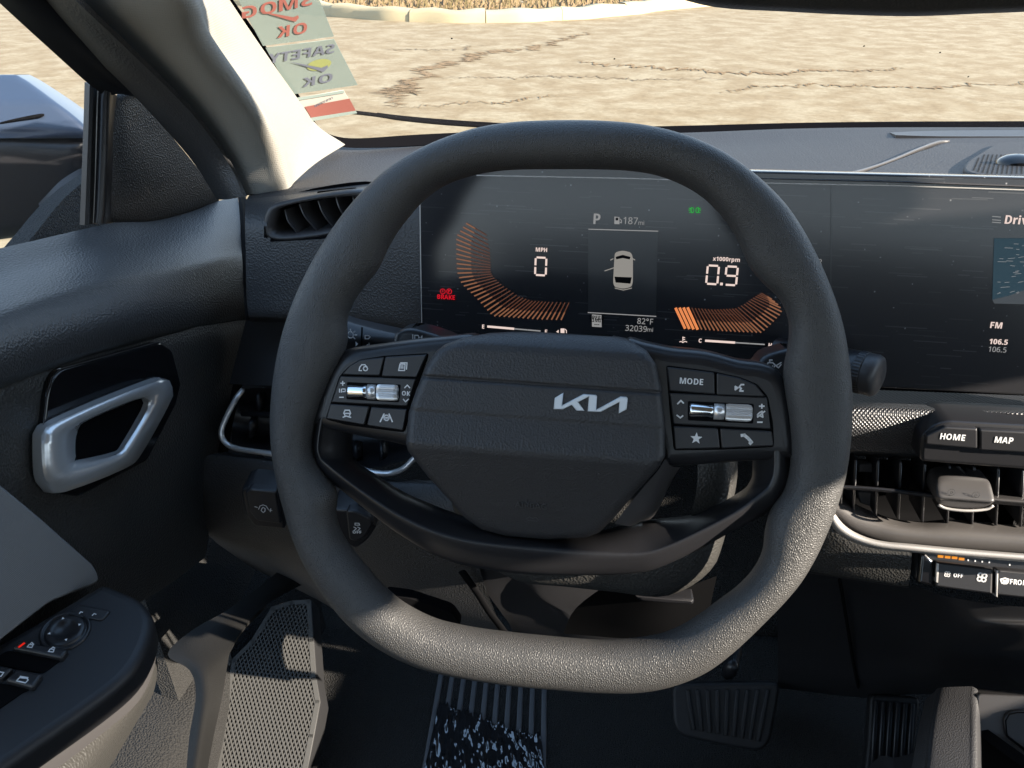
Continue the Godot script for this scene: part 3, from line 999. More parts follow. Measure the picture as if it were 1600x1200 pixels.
	# driver's left lower vent with its bright strip
	var ll := part(d, "lower_vent", skin([
		[-.3381,.822,-.69,-.2957,.8259,-.69,-.2317,.8284,-.69,-.1775,.8314,-.69],
		[-.3593,.7896,-.72,-.3154,.781,-.73,-.2469,.7832,-.73,-.1889,.7846,-.73],
		[-.3643,.7673,-.71,-.3145,.7555,-.72,-.246,.7546,-.72,-.1874,.7632,-.72],
		[-.3534,.769,-.685,-.3044,.7669,-.68,-.2338,.7586,-.68,-.1775,.777,-.68],
		[-.3516,.7725,-.668,-.3038,.7713,-.664,-.2273,.767,-.66,-.1691,.7872,-.658]], 5, 4), M["satin"])
	part(ll, "bright_strip", tube(curve3(v3([-.3382,.8207,-.69,-.3419,.8148,-.68,-.3498,.7975,-.668,-.3512,.788,-.664,-.3471,.7817,-.662,-.3361,.778,-.66,-.3,.7778,-.656,-.2584,.7762,-.652,-.2203,.7745,-.648,-.2058,.7739,-.646,-.1934,.7751,-.646,-.182,.7813,-.646,-.1714,.7924,-.65]), 5), 0.0026, 8), M["silver"])
	for s in [[-.3257,.8146,-.7,-.328,.7961,-.7], [-.3319,.7914,-.69,-.3338,.7759,-.69], [-.2389,.7704,-.7,-.2368,.7576,-.69], [-.2149,.7725,-.7,-.2131,.7571,-.69]]:
		part(ll, "slat", tube(v3(s), 0.003, 6, false, 3.0), M["satin"])
	part(ll, "blade", tube(v3([-.3431,.7953,-.692,-.2988,.7974,-.69,-.2338,.7996,-.69,-.1815,.804,-.69]), 0.003, 6), M["satin"])
	# switches below it
	var nf := fr([.9976,.0073,-.069,0,.9945,.1048,.0694,-.1045,.9921,-.205,.7589,-.5829])
	var sw := part(d, "dimmer_switch", plate(rounded(v2([-.088,.0403,-.0813,.0438,-.0573,.0418,-.0579,.0023,-.0828,.0036,-.0881,.0154]), 0.003), -0.02, 0.004, 0.002), M["satin"], nf)
	part(sw, "button", plate(rounded(v2([-.0833,.0416,-.0782,.045,-.0583,.0435,-.0592,.0102,-.0785,.0125,-.0834,.0228]), 0.002), 0.0, 0.007, 0.0015), M["button"])
	part(sw, "symbol", strokes([[-.0773,.0281,-.0754,.0276], [-.0666,.0254,-.0641,.0249], [-.0648,.0268,-.0658,.0235], [-.0747,.0257,-.0731,.029,-.0704,.0304,-.068,.0292,-.067,.0261], [-.072,.0264,-.0728,.0244,-.0716,.0225,-.0699,.0239,-.0694,.0266,-.0708,.0278,-.072,.0264]], 0.0006, 0.0078), M["ink"])
	var sw2 := part(d, "traction_switch", plate(rounded(v2([-.0182,.0257,.0005,.0253,.0129,.0168,.0163,.009,.0071,-.0064,-.0026,-.0152,-.0116,-.0116,-.0174,.0112]), 0.003), -0.03, 0.004, 0.002), M["satin"], nf)
	part(sw2, "button", plate(rounded(v2([-.0055,.0275,.002,.0273,.0125,.0206,.0144,.0142,.0065,.0004,-.0002,-.0048,-.0062,-.0031]), 0.003), 0.0, 0.0075, 0.0015), M["button"])
	part(sw2, "symbol", strokes([[.0006,.0139,.0008,.0159,.0038,.016,.0042,.0141,.0006,.0139], [-.0006,.0118,.0013,.0106,-.0005,.0085], [.0024,.012,.0043,.0108,.0026,.0087]], 0.0007, 0.0084), M["ink"])
	word(sw2, "lettering", "OFF", vv2([.0014,.0066]), 0.0026, 0.0084, M["ink"], true)
	centre(d)
	# passenger's half of the dashboard, running on to the far door
	part(d, "passenger_panel", skin([
		[.29,.955,-1.20, .55,.955,-1.19, .85,.95,-1.12, 1.08,.94,-1.0],
		[.29,.975,-1.02, .55,.975,-1.01, .85,.97,-.97, 1.08,.955,-.93],
		[.30,1.0,-.80, .55,1.0,-.79, .85,.99,-.80, 1.08,.97,-.83],
		[.31,1.01,-.725, .55,1.01,-.72, .85,1.0,-.74, 1.08,.975,-.79],
		[.32,.90,-.715, .55,.90,-.705, .85,.90,-.73, 1.08,.89,-.78],
		[.33,.80,-.71, .55,.80,-.69, .85,.80,-.71, 1.08,.80,-.77],
		[.34,.68,-.72, .55,.68,-.70, .85,.68,-.72, 1.08,.68,-.78],
		[.35,.62,-.80, .55,.62,-.78, .85,.62,-.80, 1.08,.62,-.85]], 6, 5), M["grained"])

func vv(a) -> Vector2:
	return Vector2(a[0], a[1])

func vv2(a) -> PackedVector2Array:
	return v2(a)

func centre(d: Node3D):
	var kf := fr([1,0,0,0,.9945,-.1045,0,.1045,.9945,.2587,.8063,-.645])
	part(d, "woven_panel", skin([
		[.1338,.8553,-.7,.2332,.8584,-.7,.3571,.8624,-.7],
		[.1298,.859,-.672,.2252,.8626,-.67,.3435,.8677,-.668],
		[.1274,.861,-.655,.2208,.8647,-.653,.3365,.8699,-.651],
		[.1275,.8518,-.645,.2227,.8515,-.65,.3492,.8465,-.668],
		[.1304,.8333,-.648,.2278,.8315,-.655,.3559,.8271,-.672],
		[.1327,.823,-.655,.2308,.8224,-.66,.3592,.8192,-.675],
		[.1402,.7997,-.69,.2418,.8022,-.69,.368,.8078,-.69]], 6, 5), M["diamond"])
	# HOME and MAP keys on a dark bar
	var bar := part(d, "key_bar", plate(rounded(v2([-.0394,.0269,-.042,.0476,-.0343,.0575,-.0251,.0613,.0701,.0629,.0783,.0268]), 0.004), -0.02, 0.02, 0.003), M["satin"], kf)
	var bs := [[[-.0392,.0434,-.0399,.0501,-.0279,.0582,-.0058,.0585,-.0028,.0429], "HOME", [-.0218,.0509]], [[-.004,.0581,.0288,.0588,.0321,.0428,-.0009,.042], "MAP", [.0134,.0513]], [[.0306,.0584,.0651,.0587,.0686,.0433,.0338,.0429], "", []]]
	for b in bs:
		var key := part(bar, "button", plate(rounded(v2(b[0]), 0.0015), 0.015, 0.0245, 0.0012), M["button"])
		if b[1] != "":
			word(key, "lettering", b[1], v2(b[2]), 0.0046, 0.0248, M["ink"], true, 0.95, 0.0)
	# centre vents: dark duct, upright slats, two cross blades and the adjuster
	var cv := part(d, "centre_vent", skin([
		[.1642,.8018,-.68,.2387,.8062,-.68,.364,.8083,-.68],
		[.1753,.7693,-.72,.2547,.7729,-.72,.3874,.7778,-.72],
		[.1824,.7229,-.72,.2649,.7212,-.72,.4006,.7288,-.72],
		[.1678,.7589,-.66,.2441,.7543,-.66,.369,.7615,-.66]], 4, 4), M["deep"])
	var sx := [1322, 1339, 1375, 1411, 1449, 1487, 1526, 1565, 1604, 1643]
	for s in [[-.0876,.012,-.0835,-.0304], [-.0781,.0129,-.0733,-.0329], [-.0614,.0132,-.0559,-.0346], [-.0444,.0136,-.0381,-.0363], [-.0264,.0136,-.0197,-.0368], [-.0081,.0135,-.001,-.0361], [.01,.0141,.0175,-.0354], [.0275,.0145,.0354,-.0347], [.0454,.015,.0536,-.0341], [.0631,.0156,.0718,-.0334]]:
		var q := v2(s)
		part(cv, "slat", plate(v2([q[1].x - 0.0011, q[1].y, q[1].x + 0.0011, q[1].y, q[0].x + 0.0011, q[0].y, q[0].x - 0.0011, q[0].y]), -0.045, -0.006, 0.001, 2), M["satin"], kf)
	part(cv, "flap", plate(v2([-.0712,.0027,-.0575,.0034,-.0568,-.0045,-.0705,-.0052]), -0.03, -0.022, 0.001, 1), M["satin_grey"], kf)
	part(cv, "flap", plate(v2([-.069,-.0223,-.055,-.0222,-.0529,-.036,-.065,-.0325]), -0.03, -0.022, 0.001, 1), M["satin_grey"], kf)
	part(cv, "cross_blade", skin([[.1688,.7889,-.664,.2074,.7915,-.66,.2482,.7927,-.656], [.1644,.7977,-.645,.202,.8004,-.641,.2421,.8004,-.638], [.1667,.7903,-.652,.2046,.7937,-.648,.2451,.7943,-.645]], 4, 4, 0.002), M["satin"])
	part(cv, "cross_blade", skin([[.2904,.7923,-.662,.3179,.794,-.66,.3592,.7952,-.658], [.2823,.8001,-.641,.3097,.8006,-.64,.3497,.8019,-.638], [.2851,.793,-.645,.3132,.7928,-.645,.3537,.7942,-.643]], 4, 4, 0.002), M["satin_grey"])
	var ad := part(cv, "adjuster", cushion(curve2(v2([-.0223,-.0005,-.0217,.0066,-.0169,.0103,-.0035,.012,.0102,.0117,.0169,.0096,.0188,.005,.0192,-.0042,.0141,-.0085,.0008,-.0108,-.0131,-.0105,-.0203,-.0068]), 3), [-1.0, vv([-.0005,-.0039]).y, vv([-.0011,-.0007]).y, vv([-.0031,.0099]).y, 1.0], [0.012, 0.018, 0.021, 0.008, 0.004], 0.003, -0.01, 24, 26), M["satin_grey"], kf)
	part(ad, "front_edge", tube(curve3(v3([-.0194,-.0084,.018,-.0129,-.0105,.019,.0007,-.0103,.02,.0144,-.0084,.019,.0196,-.0052,.018]), 4), 0.0012, 6), M["dull_silver"])
	for s in [[[-.0125,.0037], 0.0], [[.005,.0031], 0.0]]:
		part(ad, "mark", strokes([ring_line(v2(s[0])[0], 0.0026, 10), ring_line(v2(s[0])[0], 0.0009, 6)], 0.0006, 0.0195), M["faint_ink"])
	# satin sill under the vents, bright strip, grained end piece
	part(d, "vent_sill", skin([
		[.1694,.7764,-.668,.1799,.7763,-.664,.1909,.772,-.66,.2064,.7669,-.658,.2205,.7641,-.656,.2395,.7643,-.655,.2645,.7688,-.655,.3168,.7695,-.653,.3626,.7711,-.65],
		[.1635,.7817,-.648,.1743,.7787,-.645,.1865,.7734,-.642,.2024,.7697,-.64,.2159,.7682,-.638,.2344,.7685,-.637,.2591,.7706,-.636,.3099,.7727,-.634,.3538,.7756,-.63],
		[.1619,.7762,-.645,.1721,.7707,-.642,.1838,.7628,-.639,.2026,.7583,-.636,.2179,.7577,-.634,.2354,.7585,-.633,.2605,.759,-.632,.3113,.7612,-.63,.3564,.763,-.628],
		[.1627,.7691,-.65,.1715,.7609,-.647,.1843,.7536,-.645,.2037,.7511,-.64,.22,.7513,-.638,.238,.7514,-.638,.2633,.7518,-.637,.3147,.7541,-.635,.3596,.7566,-.632]], 4, 4, 0.003), M["sill_satin"])
	part(d, "bright_strip", skin([
		[.1604,.7873,-.64,.1671,.7799,-.635,.1759,.7707,-.632,.188,.7649,-.629,.2037,.7627,-.626,.2271,.7637,-.624,.2618,.764,-.623,.3073,.7657,-.621,.3518,.7675,-.619],
		[.1587,.7894,-.634,.1651,.7827,-.628,.1737,.7736,-.625,.1857,.7679,-.622,.2013,.766,-.619,.2244,.7667,-.617,.2592,.7671,-.616,.3042,.7689,-.614,.3482,.7707,-.612],
		[.1571,.7827,-.633,.1635,.7766,-.627,.1715,.7686,-.624,.1843,.7636,-.621,.2009,.7618,-.618,.225,.7627,-.616,.2598,.7631,-.615,.3049,.7649,-.613,.3489,.7667,-.611],
		[.1586,.7762,-.64,.1653,.7693,-.635,.1735,.7612,-.632,.1865,.7561,-.629,.2032,.7546,-.626,.2276,.7557,-.624,.2634,.7562,-.623,.3091,.7581,-.621,.3538,.7599,-.619]], 5, 4, 0.003), M["dull_silver"])
	part(d, "grained_end_piece", skin([
		[.1285,.7651,-.66,.1503,.7664,-.652,.1697,.764,-.645,.1884,.7507,-.64,.2068,.7479,-.638,.2318,.7484,-.636],
		[.1309,.7432,-.655,.1528,.7454,-.648,.1719,.7468,-.642,.19,.739,-.638,.2081,.7382,-.636,.2331,.7394,-.634],
		[.1351,.7106,-.655,.1574,.7133,-.648,.1769,.7161,-.643,.1941,.7166,-.64,.2125,.7158,-.638,.2361,.7156,-.636],
		[.1377,.6991,-.665,.1609,.7003,-.66,.1809,.7025,-.655,.1978,.7051,-.65,.2164,.7049,-.648,.2404,.7047,-.646],
		[.145,.6728,-.7,.1708,.6693,-.7,.1934,.6676,-.7,.2131,.6663,-.7,.2306,.6721,-.69,.2569,.6703,-.69]], 5, 4), M["coarse"])
	# climate keys
	var hf := fr([1,0,0,0,.9272,-.3746,0,.3746,.9272,.2828,.7328,-.64])
	var cl := part(d, "climate_panel", plate(rounded(v2([-.0433,-.0137,-.0435,.009,-.0375,.0133,.0849,.0133,.0886,-.0216,.0601,-.0224]), 0.004), -0.05, 0.0, 0.003), M["satin"], hf)
	part(cl, "left_bezel", plate(rounded(v2([-.042,-.0144,-.0422,.0097,-.0385,.0121,-.031,.0045,-.029,-.0163]), 0.002), -0.01, 0.004, 0.003), M["gloss"])
	for b in [[-.0302,.0051,.013,.004,.0146,-.0172,-.0288,-.0152], [.0154,.0037,.0644,.0032,.0667,-.0182,.0165,-.0175]]:
		var k := part(cl, "button", plate(rounded(v2(b), 0.0012), -0.01, 0.006, 0.002), M["button"])
		if k.name == "button":
			part(k, "fan_symbol", strokes(fan(vv([-.0211,-.0039]), 0.0024), 0.0007, 0.0064, true), M["ink"])
			word(k, "lettering", "OFF", v2([-.0128,-.0042]), 0.0032, 0.0063, M["ink"], true, 0.9)
			part(k, "fan_symbol", strokes(fan(vv([.0051,-.004]), 0.0040), 0.0011, 0.0064, true), M["ink"])
		else:
			part(k, "defrost_symbol", strokes([[.019,-.0042,.0223,-.0029,.0252,-.0036,.0246,-.0068,.0203,-.0072,.019,-.0042], [.021,-.0046,.0218,-.0076], [.0224,-.0044,.0227,-.0075], [.0238,-.0043,.0237,-.0074]], 0.0009, 0.0064), M["ink"])
			word(k, "lettering", "FRONT", v2([.034,-.0054]), 0.0040, 0.0063, M["ink"], true, 0.9)
	for b in [[-.03,.0043,-.028,.0039,-.0271,-.0118,-.0291,-.0114], [.0154,.0028,.0169,.0024,.0185,-.0189,.017,-.0185]]:
		part(cl, "divider", plate(v2(b), -0.004, 0.0062, 0.0004, 1), M["dull_silver"])
	for c in [[-.0255,.0084], [-.0201,.0083], [-.0148,.0083], [-.0094,.0078]]:
		var p := vv(c)
		part(cl, "indicator_light", plate(v2([p.x - 0.0021, p.y - 0.001, p.x + 0.0021, p.y - 0.001, p.x + 0.0021, p.y + 0.001, p.x - 0.0021, p.y + 0.001]), -0.001, 0.0006, 0.0002, 1), M["lit_amber"])
	part(cl, "scale_mark", fill([[-.0051,.0087,-.0041,.0083,-.0039,.0067,-.0049,.0071], [.0003,.0082,.0013,.0082,.0014,.0067,.0005,.0066], [.0057,.0081,.0066,.0082,.0068,.0067,.0058,.0066], [.011,.0081,.0119,.0082,.0121,.0067,.0111,.0066], [.0265,.0075,.0274,.0076,.0276,.006,.0266,.006]], 0.0006), M["ink"])
	# dark panels under the centre
	part(d, "under_panel", skin([
		[.1429,.6803,-.69,.2017,.6751,-.69,.2549,.6803,-.68,.2777,.6883,-.66,.3169,.6885,-.655,.3832,.6944,-.65],
		[.1516,.6472,-.73,.2144,.638,-.73,.2685,.6395,-.715,.2851,.6649,-.67,.3226,.6705,-.66,.3891,.6793,-.655],
		[.1684,.5606,-.78,.2324,.5688,-.77,.2829,.5931,-.74,.2981,.6274,-.69,.3251,.6597,-.66,.3913,.6714,-.655],
		[.1841,.4741,-.82,.2556,.4976,-.8,.3023,.5273,-.77,.3219,.5631,-.73,.3562,.5904,-.71,.4251,.6091,-.7],
		[.202,.3783,-.87,.2828,.4095,-.84,.3218,.4604,-.8,.3467,.4935,-.77,.3856,.5154,-.75,.46,.5361,-.74],
		[.2225,.2883,-.95,.3183,.3158,-.92,.3657,.3485,-.9,.391,.3925,-.86,.4351,.4192,-.84,.5133,.4509,-.82]], 6, 5), M["soft_black"])
	part(d, "panel_seam", tube(curve3(v3([.2006,.6648,-.7,.2211,.6048,-.745,.2417,.5404,-.775,.2652,.4667,-.81,.2825,.4154,-.832]), 5), 0.0016, 6), M["deep"])

func ring_line(c: Vector2, r: float, n: int) -> Array:
	var o := []
	for k in n + 1:
		o.append_array([c.x + cos(TAU * k / n) * r, c.y + sin(TAU * k / n) * r])
	return o

func fan(c: Vector2, r: float) -> Array:
	var o := []
	for q in 4:
		var a := TAU * q / 4 + 0.7
		o.append(ring_line(c + Vector2(cos(a), sin(a)) * r * 0.55, r * 0.42, 8))
	return o

# ------------------------------------------------------------------ the wide screen
func display():
	var f := fr([1,0,0,0,.9848,-.1736,0,.1736,.9848,-.0091,.96,-.6686])
	var s := thing("instrument_display", "wide black glass screen showing speed, rev counter and radio", "screen", f)
	var gm := mat("screen_glass", Color(1, 1, 1), 0.16)
	gm.albedo_texture = speckled(1024, 512, 4)
	gm.albedo_color = lin(0.30, 0.30, 0.305)
	gm.uv1_triplanar = true
	gm.uv1_scale = Vector3(1.9, 3.6, 1.9)
	gm.uv1_offset = Vector3(0.45, 0.5, 0.5)
	part(s, "screen_panel", plate(rounded(v2([-.158,.0717,.3206,.0791,.3522,-.0775,.2049,-.0798,.1147,-.0807,-.0322,-.0827,-.1575,-.084]), 0.004), -0.02, 0.0, 0.0015), gm)
	part(s, "screen_edge", strokes([[-.1573,.0409,-.1568,.0018,-.1557,-.0593], [-.1137,.0646,.0073,.0671,.0987,.0676,.1868,.0694,.3137,.0703]], 0.0008, 0.0008), M["dull_silver"])
	var W_ = M["lit_white"]
	var z := 0.0006
	# left gauge
	var la := v2([-.1211,.0284,-.1285,.0183,-.1283,.0031,-.1276,-.0093,-.124,-.0181,-.1122,-.0286,-.0992,-.0421,-.0841,-.0422,-.064,-.0425,-.0456,-.0419])
	var lb := v2([-.1056,.0204,-.1029,.0083,-.1022,-.0015,-.1021,-.0074,-.1,-.0113,-.0923,-.0179,-.0796,-.0257,-.0695,-.0286,-.0556,-.0288,-.0403,-.0284])
	gauge(s, "speed_gauge_sign", la, lb, 38, [], z)
	var ra := v2([.0488,-.0426,.0618,-.0428,.0823,-.043,.1059,-.0425,.1126,-.0346,.1187,-.0264,.1168,-.0217,.1102,-.0167])
	var rb := v2([.0409,-.0281,.0532,-.0269,.069,-.0274,.0853,-.0255,.092,-.0212,.0967,-.017,.0993,-.0149,.1028,-.0128])
	gauge(s, "rev_gauge_sign", ra, rb, 30, [0, 1, 2, 3], z)
	word(s, "screen_text", "MPH", v2([-.0631,.0113]), 0.0030, z, W_, true)
	digits(s, "0", vv([-.0631,-.0014]), 0.0082, 0.0135, z)
	word(s, "screen_text", "x1000rpm", v2([.0748,.0112]), 0.0030, z, W_, true)
	digits(s, "0.9", vv([.0736,-.0009]), 0.0082, 0.0138, z)
	# middle field
	part(s, "screen_field", fill([[-.0285,.028,.0231,.0295,.0265,-.0345,-.0252,-.0346]], 0.0003), mat("screen_field", lin(0.036, 0.036, 0.037), 0.2))
	part(s, "screen_line", strokes([[-.0281,.0285,.0231,.0295], [-.0252,-.0351,.0265,-.035]], 0.0007, z), M["lit_dim"])
	word(s, "screen_text", "P", v2([-.0228,.0363]), 0.0076, z, M["lit_dim"], true)
	word(s, "screen_text", "187", v2([.0024,.0361]), 0.0050, z, M["lit_dim"])
	word(s, "screen_text", "mi", v2([.0105,.035]), 0.0030, z, M["lit_dim"])
	part(s, "screen_fuel_symbol", fill([[-.0096,.0388,-.0058,.0385,-.0055,.0333,-.0093,.0332]], z), M["lit_dim"])
	part(s, "screen_fuel_symbol", fill([[-.0086,.0379,-.0067,.038,-.0066,.0361,-.0085,.036]], z + 0.0002), M["deep"])
	part(s, "screen_fuel_symbol", strokes([[-.0052,.0371,-.0042,.0362,-.0041,.0343,-.0051,.0348]], 0.0006, z), M["lit_dim"])
	word(s, "screen_text", "82°F", v2([.0186,-.0394]), 0.0044, z, M["lit_dim"])
	word(s, "screen_text", "32039", v2([.0122,-.0454]), 0.0044, z, M["lit_dim"])
	word(s, "screen_text", "mi", v2([.0229,-.0457]), 0.0030, z, M["lit_dim"])
	part(s, "screen_speed_limit_sign", fill([[-.0221,-.0364,-.0148,-.0365,-.0142,-.046,-.0216,-.046]], z), M["lit_dim"])
	word(s, "screen_text", "SPEED", v2([-.0183,-.0387]), 0.0014, z + 0.0004, M["deep"], true)
	word(s, "screen_text", "LIMIT", v2([-.0182,-.0407]), 0.0014, z + 0.0004, M["deep"], true)
	word(s, "screen_text", "---", v2([-.018,-.0437]), 0.0030, z + 0.0004, M["deep"], true)
	# the little car with its open door
	var car := glow("lit_car", Color(0.72, 0.70, 0.67), 0.55)
	part(s, "screen_car_symbol", fill([rounded(v2([-.0075,.0122,-.0019,.0139,.0044,.0128,.0061,.009,.0073,-.0094,.0066,-.0133,.0005,-.0152,-.0064,-.0141,-.0076,-.0102,-.0077,.0083]), 0.002)], z), car)
	part(s, "screen_car_symbol", fill([[-.0068,.0089,-.0016,.0106,.0042,.0094,.0038,.0075,-.0015,.0082,-.0062,.007], [-.0068,-.0062,.0062,-.006,.0055,-.0109,-.0056,-.0106]], z + 0.0002), M["deep"])
	part(s, "screen_car_symbol", strokes([[-.0073,.0006,-.0143,-.0022], [-.0086,.0073,-.0105,.0062], [.0062,.0081,.0077,.0072], [-.0058,-.015,.0006,-.0161,.0067,-.0143]], 0.0007, z), car)
	# level bars
	for b in [[[-.1031,-.051,-.0611,-.052], "E", [-.1067,-.0513], "F", [-.0571,-.0523]], [[.065,-.0516,.1093,-.0517], "C", [.0611,-.0518], "H", [.1131,-.052]]]:
		var q := v2(b[0])
		for k in 4:
			var a := q[0].lerp(q[1], k / 4.0 + 0.008)
			var e := q[0].lerp(q[1], (k + 1) / 4.0 - 0.012)
			part(s, "screen_level_bar", strokes([[a.x, a.y, e.x, e.y]], 0.0017 if k < 2 else 0.0010, z), W_ if k < 2 else M["lit_dim"])
		word(s, "screen_text", b[1], v2(b[2]), 0.0030, z, W_, true)
		word(s, "screen_text", b[3], v2(b[4]), 0.0030, z, W_, true)
	part(s, "screen_fuel_symbol", fill([[-.0458,-.049,-.0428,-.0488,-.0426,-.0529,-.0456,-.0531], [-.0491,-.0518,-.0472,-.0501,-.0471,-.0527]], z), W_)
	part(s, "screen_fuel_symbol", strokes([[-.0423,-.0493,-.0412,-.0503,-.0411,-.0523]], 0.0006, z), W_)
	part(s, "screen_coolant_symbol", strokes([[.0479,-.0497,.0482,-.0532], [.048,-.0502,.0494,-.0501], [.0481,-.0517,.0495,-.0516], [.0459,-.0538,.0468,-.0533,.0483,-.0542,.0497,-.0531,.0512,-.0535]], 0.0006, z), W_)
	# warning lamps
	part(s, "brake_warning_lamp", strokes([ring_line(vv([-.1391,-.0251]), 0.0020, 10), ring_line(vv([-.134,-.0248]), 0.0020, 10), [-.1391,-.0241,-.1391,-.0256], [-.1345,-.0258,-.1346,-.0238,-.1335,-.0242,-.1345,-.0248]], 0.0006, z), M["lit_red"])
	word(s, "brake_warning_lamp", "BRAKE", v2([-.1365,-.0295]), 0.0034, z, M["lit_red"], true)
	part(s, "side_lights_lamp", strokes([[.0459,.0479,.0474,.0475,.0479,.0461,.0476,.0442,.0463,.0442,.0459,.0479], [.051,.0481,.0497,.0476,.0493,.0462,.0499,.0443,.0513,.0444,.051,.0481], [.0446,.0473,.0456,.0469], [.0443,.0459,.0456,.046], [.0449,.0441,.0458,.0446], [.0524,.0477,.0515,.0472], [.053,.0463,.0516,.0463], [.0527,.0444,.0517,.0449]], 0.0005, z), M["lit_green"])
	# right part: radio
	part(s, "screen_menu_symbol", strokes([[.2546,.0509,.2602,.0507], [.255,.0486,.2606,.0484], [.2553,.0469,.2609,.0467]], 0.0006, z), M["lit_dim"])
	word(s, "screen_text", "Driver", v2([.2749,.0491]), 0.0058, z, M["lit_white"], true)
	word(s, "screen_text", "FM", v2([.2706,-.0268]), 0.0044, z, M["lit_white"], true)
	word(s, "screen_text", "106.5", v2([.2745,-.039]), 0.0038, z, M["lit_white"], true)
	word(s, "screen_text", "106.5", v2([.2746,-.0448]), 0.0038, z, M["lit_dim"])
	word(s, "screen_text", "R", v2([.1417,.0128]), 0.0036, z, M["lit_dim"])
	part(s, "screen_picture", fill([[.2585,.0357,.2953,.0375,.303,-.0032,.2853,-.0009,.2751,-.0048,.2648,-.0082]], 0.0004), glow("lit_teal", Color(0.36, 0.56, 0.66), 0.16))
	part(s, "screen_picture", fill([[.2648,-.0082,.2751,-.0048,.2851,0,.3026,-.0014,.3042,-.0097,.2665,-.0109]], 0.0005), glow("lit_snow", Color(0.62, 0.66, 0.70), 0.16))
	var r := RandomNumberGenerator.new()
	r.seed = 9
	var fl := []
	var o := v2([.2595,.0322,.2951,.0339,.2659,-.0044])
	for k in 46:
		var p := o[0] + (o[1] - o[0]) * r.randf() + (o[2] - o[0]) * r.randf()
		fl.append([p.x, p.y, p.x + r.randf_range(0.001, 0.006), p.y + r.randf_range(-0.0004, 0.0012)])
	part(s, "screen_picture", strokes(fl, 0.0003, 0.0008), M["lit_dim"])
	part(s, "screen_field", fill([[.1425,.0675,.1434,.0675,.1613,-.0814,.1604,-.0815]], 0.0003), M["screen_field"])

func gauge(s: Node3D, called: String, a: PackedVector2Array, b: PackedVector2Array, n: int, bright: Array, z: float):
	var root := Node3D.new()
	root.name = called
	s.add_child(root, true)
	var la := []
	var acc := 0.0
	for i in a.size():
		if i > 0:
			acc += a[i].distance_to(a[i - 1])
		la.append(acc)
	for k in n:
		var t := acc * k / (n - 1)
		var i := 0
		while i < a.size() - 2 and la[i + 1] < t:
			i += 1
		var q: float = clampf((t - la[i]) / (la[i + 1] - la[i]), 0, 1)
		var p := a[i].lerp(a[i + 1], q)
		var e := b[i].lerp(b[i + 1], q)
		var m := p.lerp(e, 0.42)
		if k in bright:
			part(root, "tick", strokes([[p.x, p.y, e.x, e.y]], 0.0020, z), M["lit_orange"])
		else:
			part(root, "tick", strokes([[p.x, p.y, m.x, m.y]], 0.0011, z), M["lit_orange_dim"])
			part(root, "tick", strokes([[m.x, m.y, e.x, e.y]], 0.0008, z), M["lit_orange_faint"])

func digits(s: Node3D, t: String, c: Vector2, w: float, h: float, z: float):
	var seg := {"0": "abcdef", "9": "abcdfg"}
	var total := 0.0
	for ch in t:
		total += 0.0035 if ch == "." else w + 0.004
	var x := c.x - (total - 0.004) / 2
	var k := 0.0012
	for ch in t:
		if ch == ".":
			part(s, "screen_digit", fill([[x - 0.002, c.y - h / 2 - 0.0006, x, c.y - h / 2 - 0.0006, x, c.y - h / 2 + 0.0014, x - 0.002, c.y - h / 2 + 0.0014]], z), M["lit_white"])
			x += 0.0015
			continue
		var l := []
		var T := c.y + h / 2
		var B := c.y - h / 2
		for q in seg[ch]:
			l.append({"a": [x + k, T, x + w - k, T], "b": [x + w, T - k, x + w, c.y + k], "c": [x + w, c.y - k, x + w, B + k], "d": [x + k, B, x + w - k, B], "e": [x, c.y - k, x, B + k], "f": [x, T - k, x, c.y + k], "g": [x + k, c.y, x + w - k, c.y]}[q])
		part(s, "screen_digit", strokes(l, 0.0015, z), M["lit_white"])
		x += w + 0.004

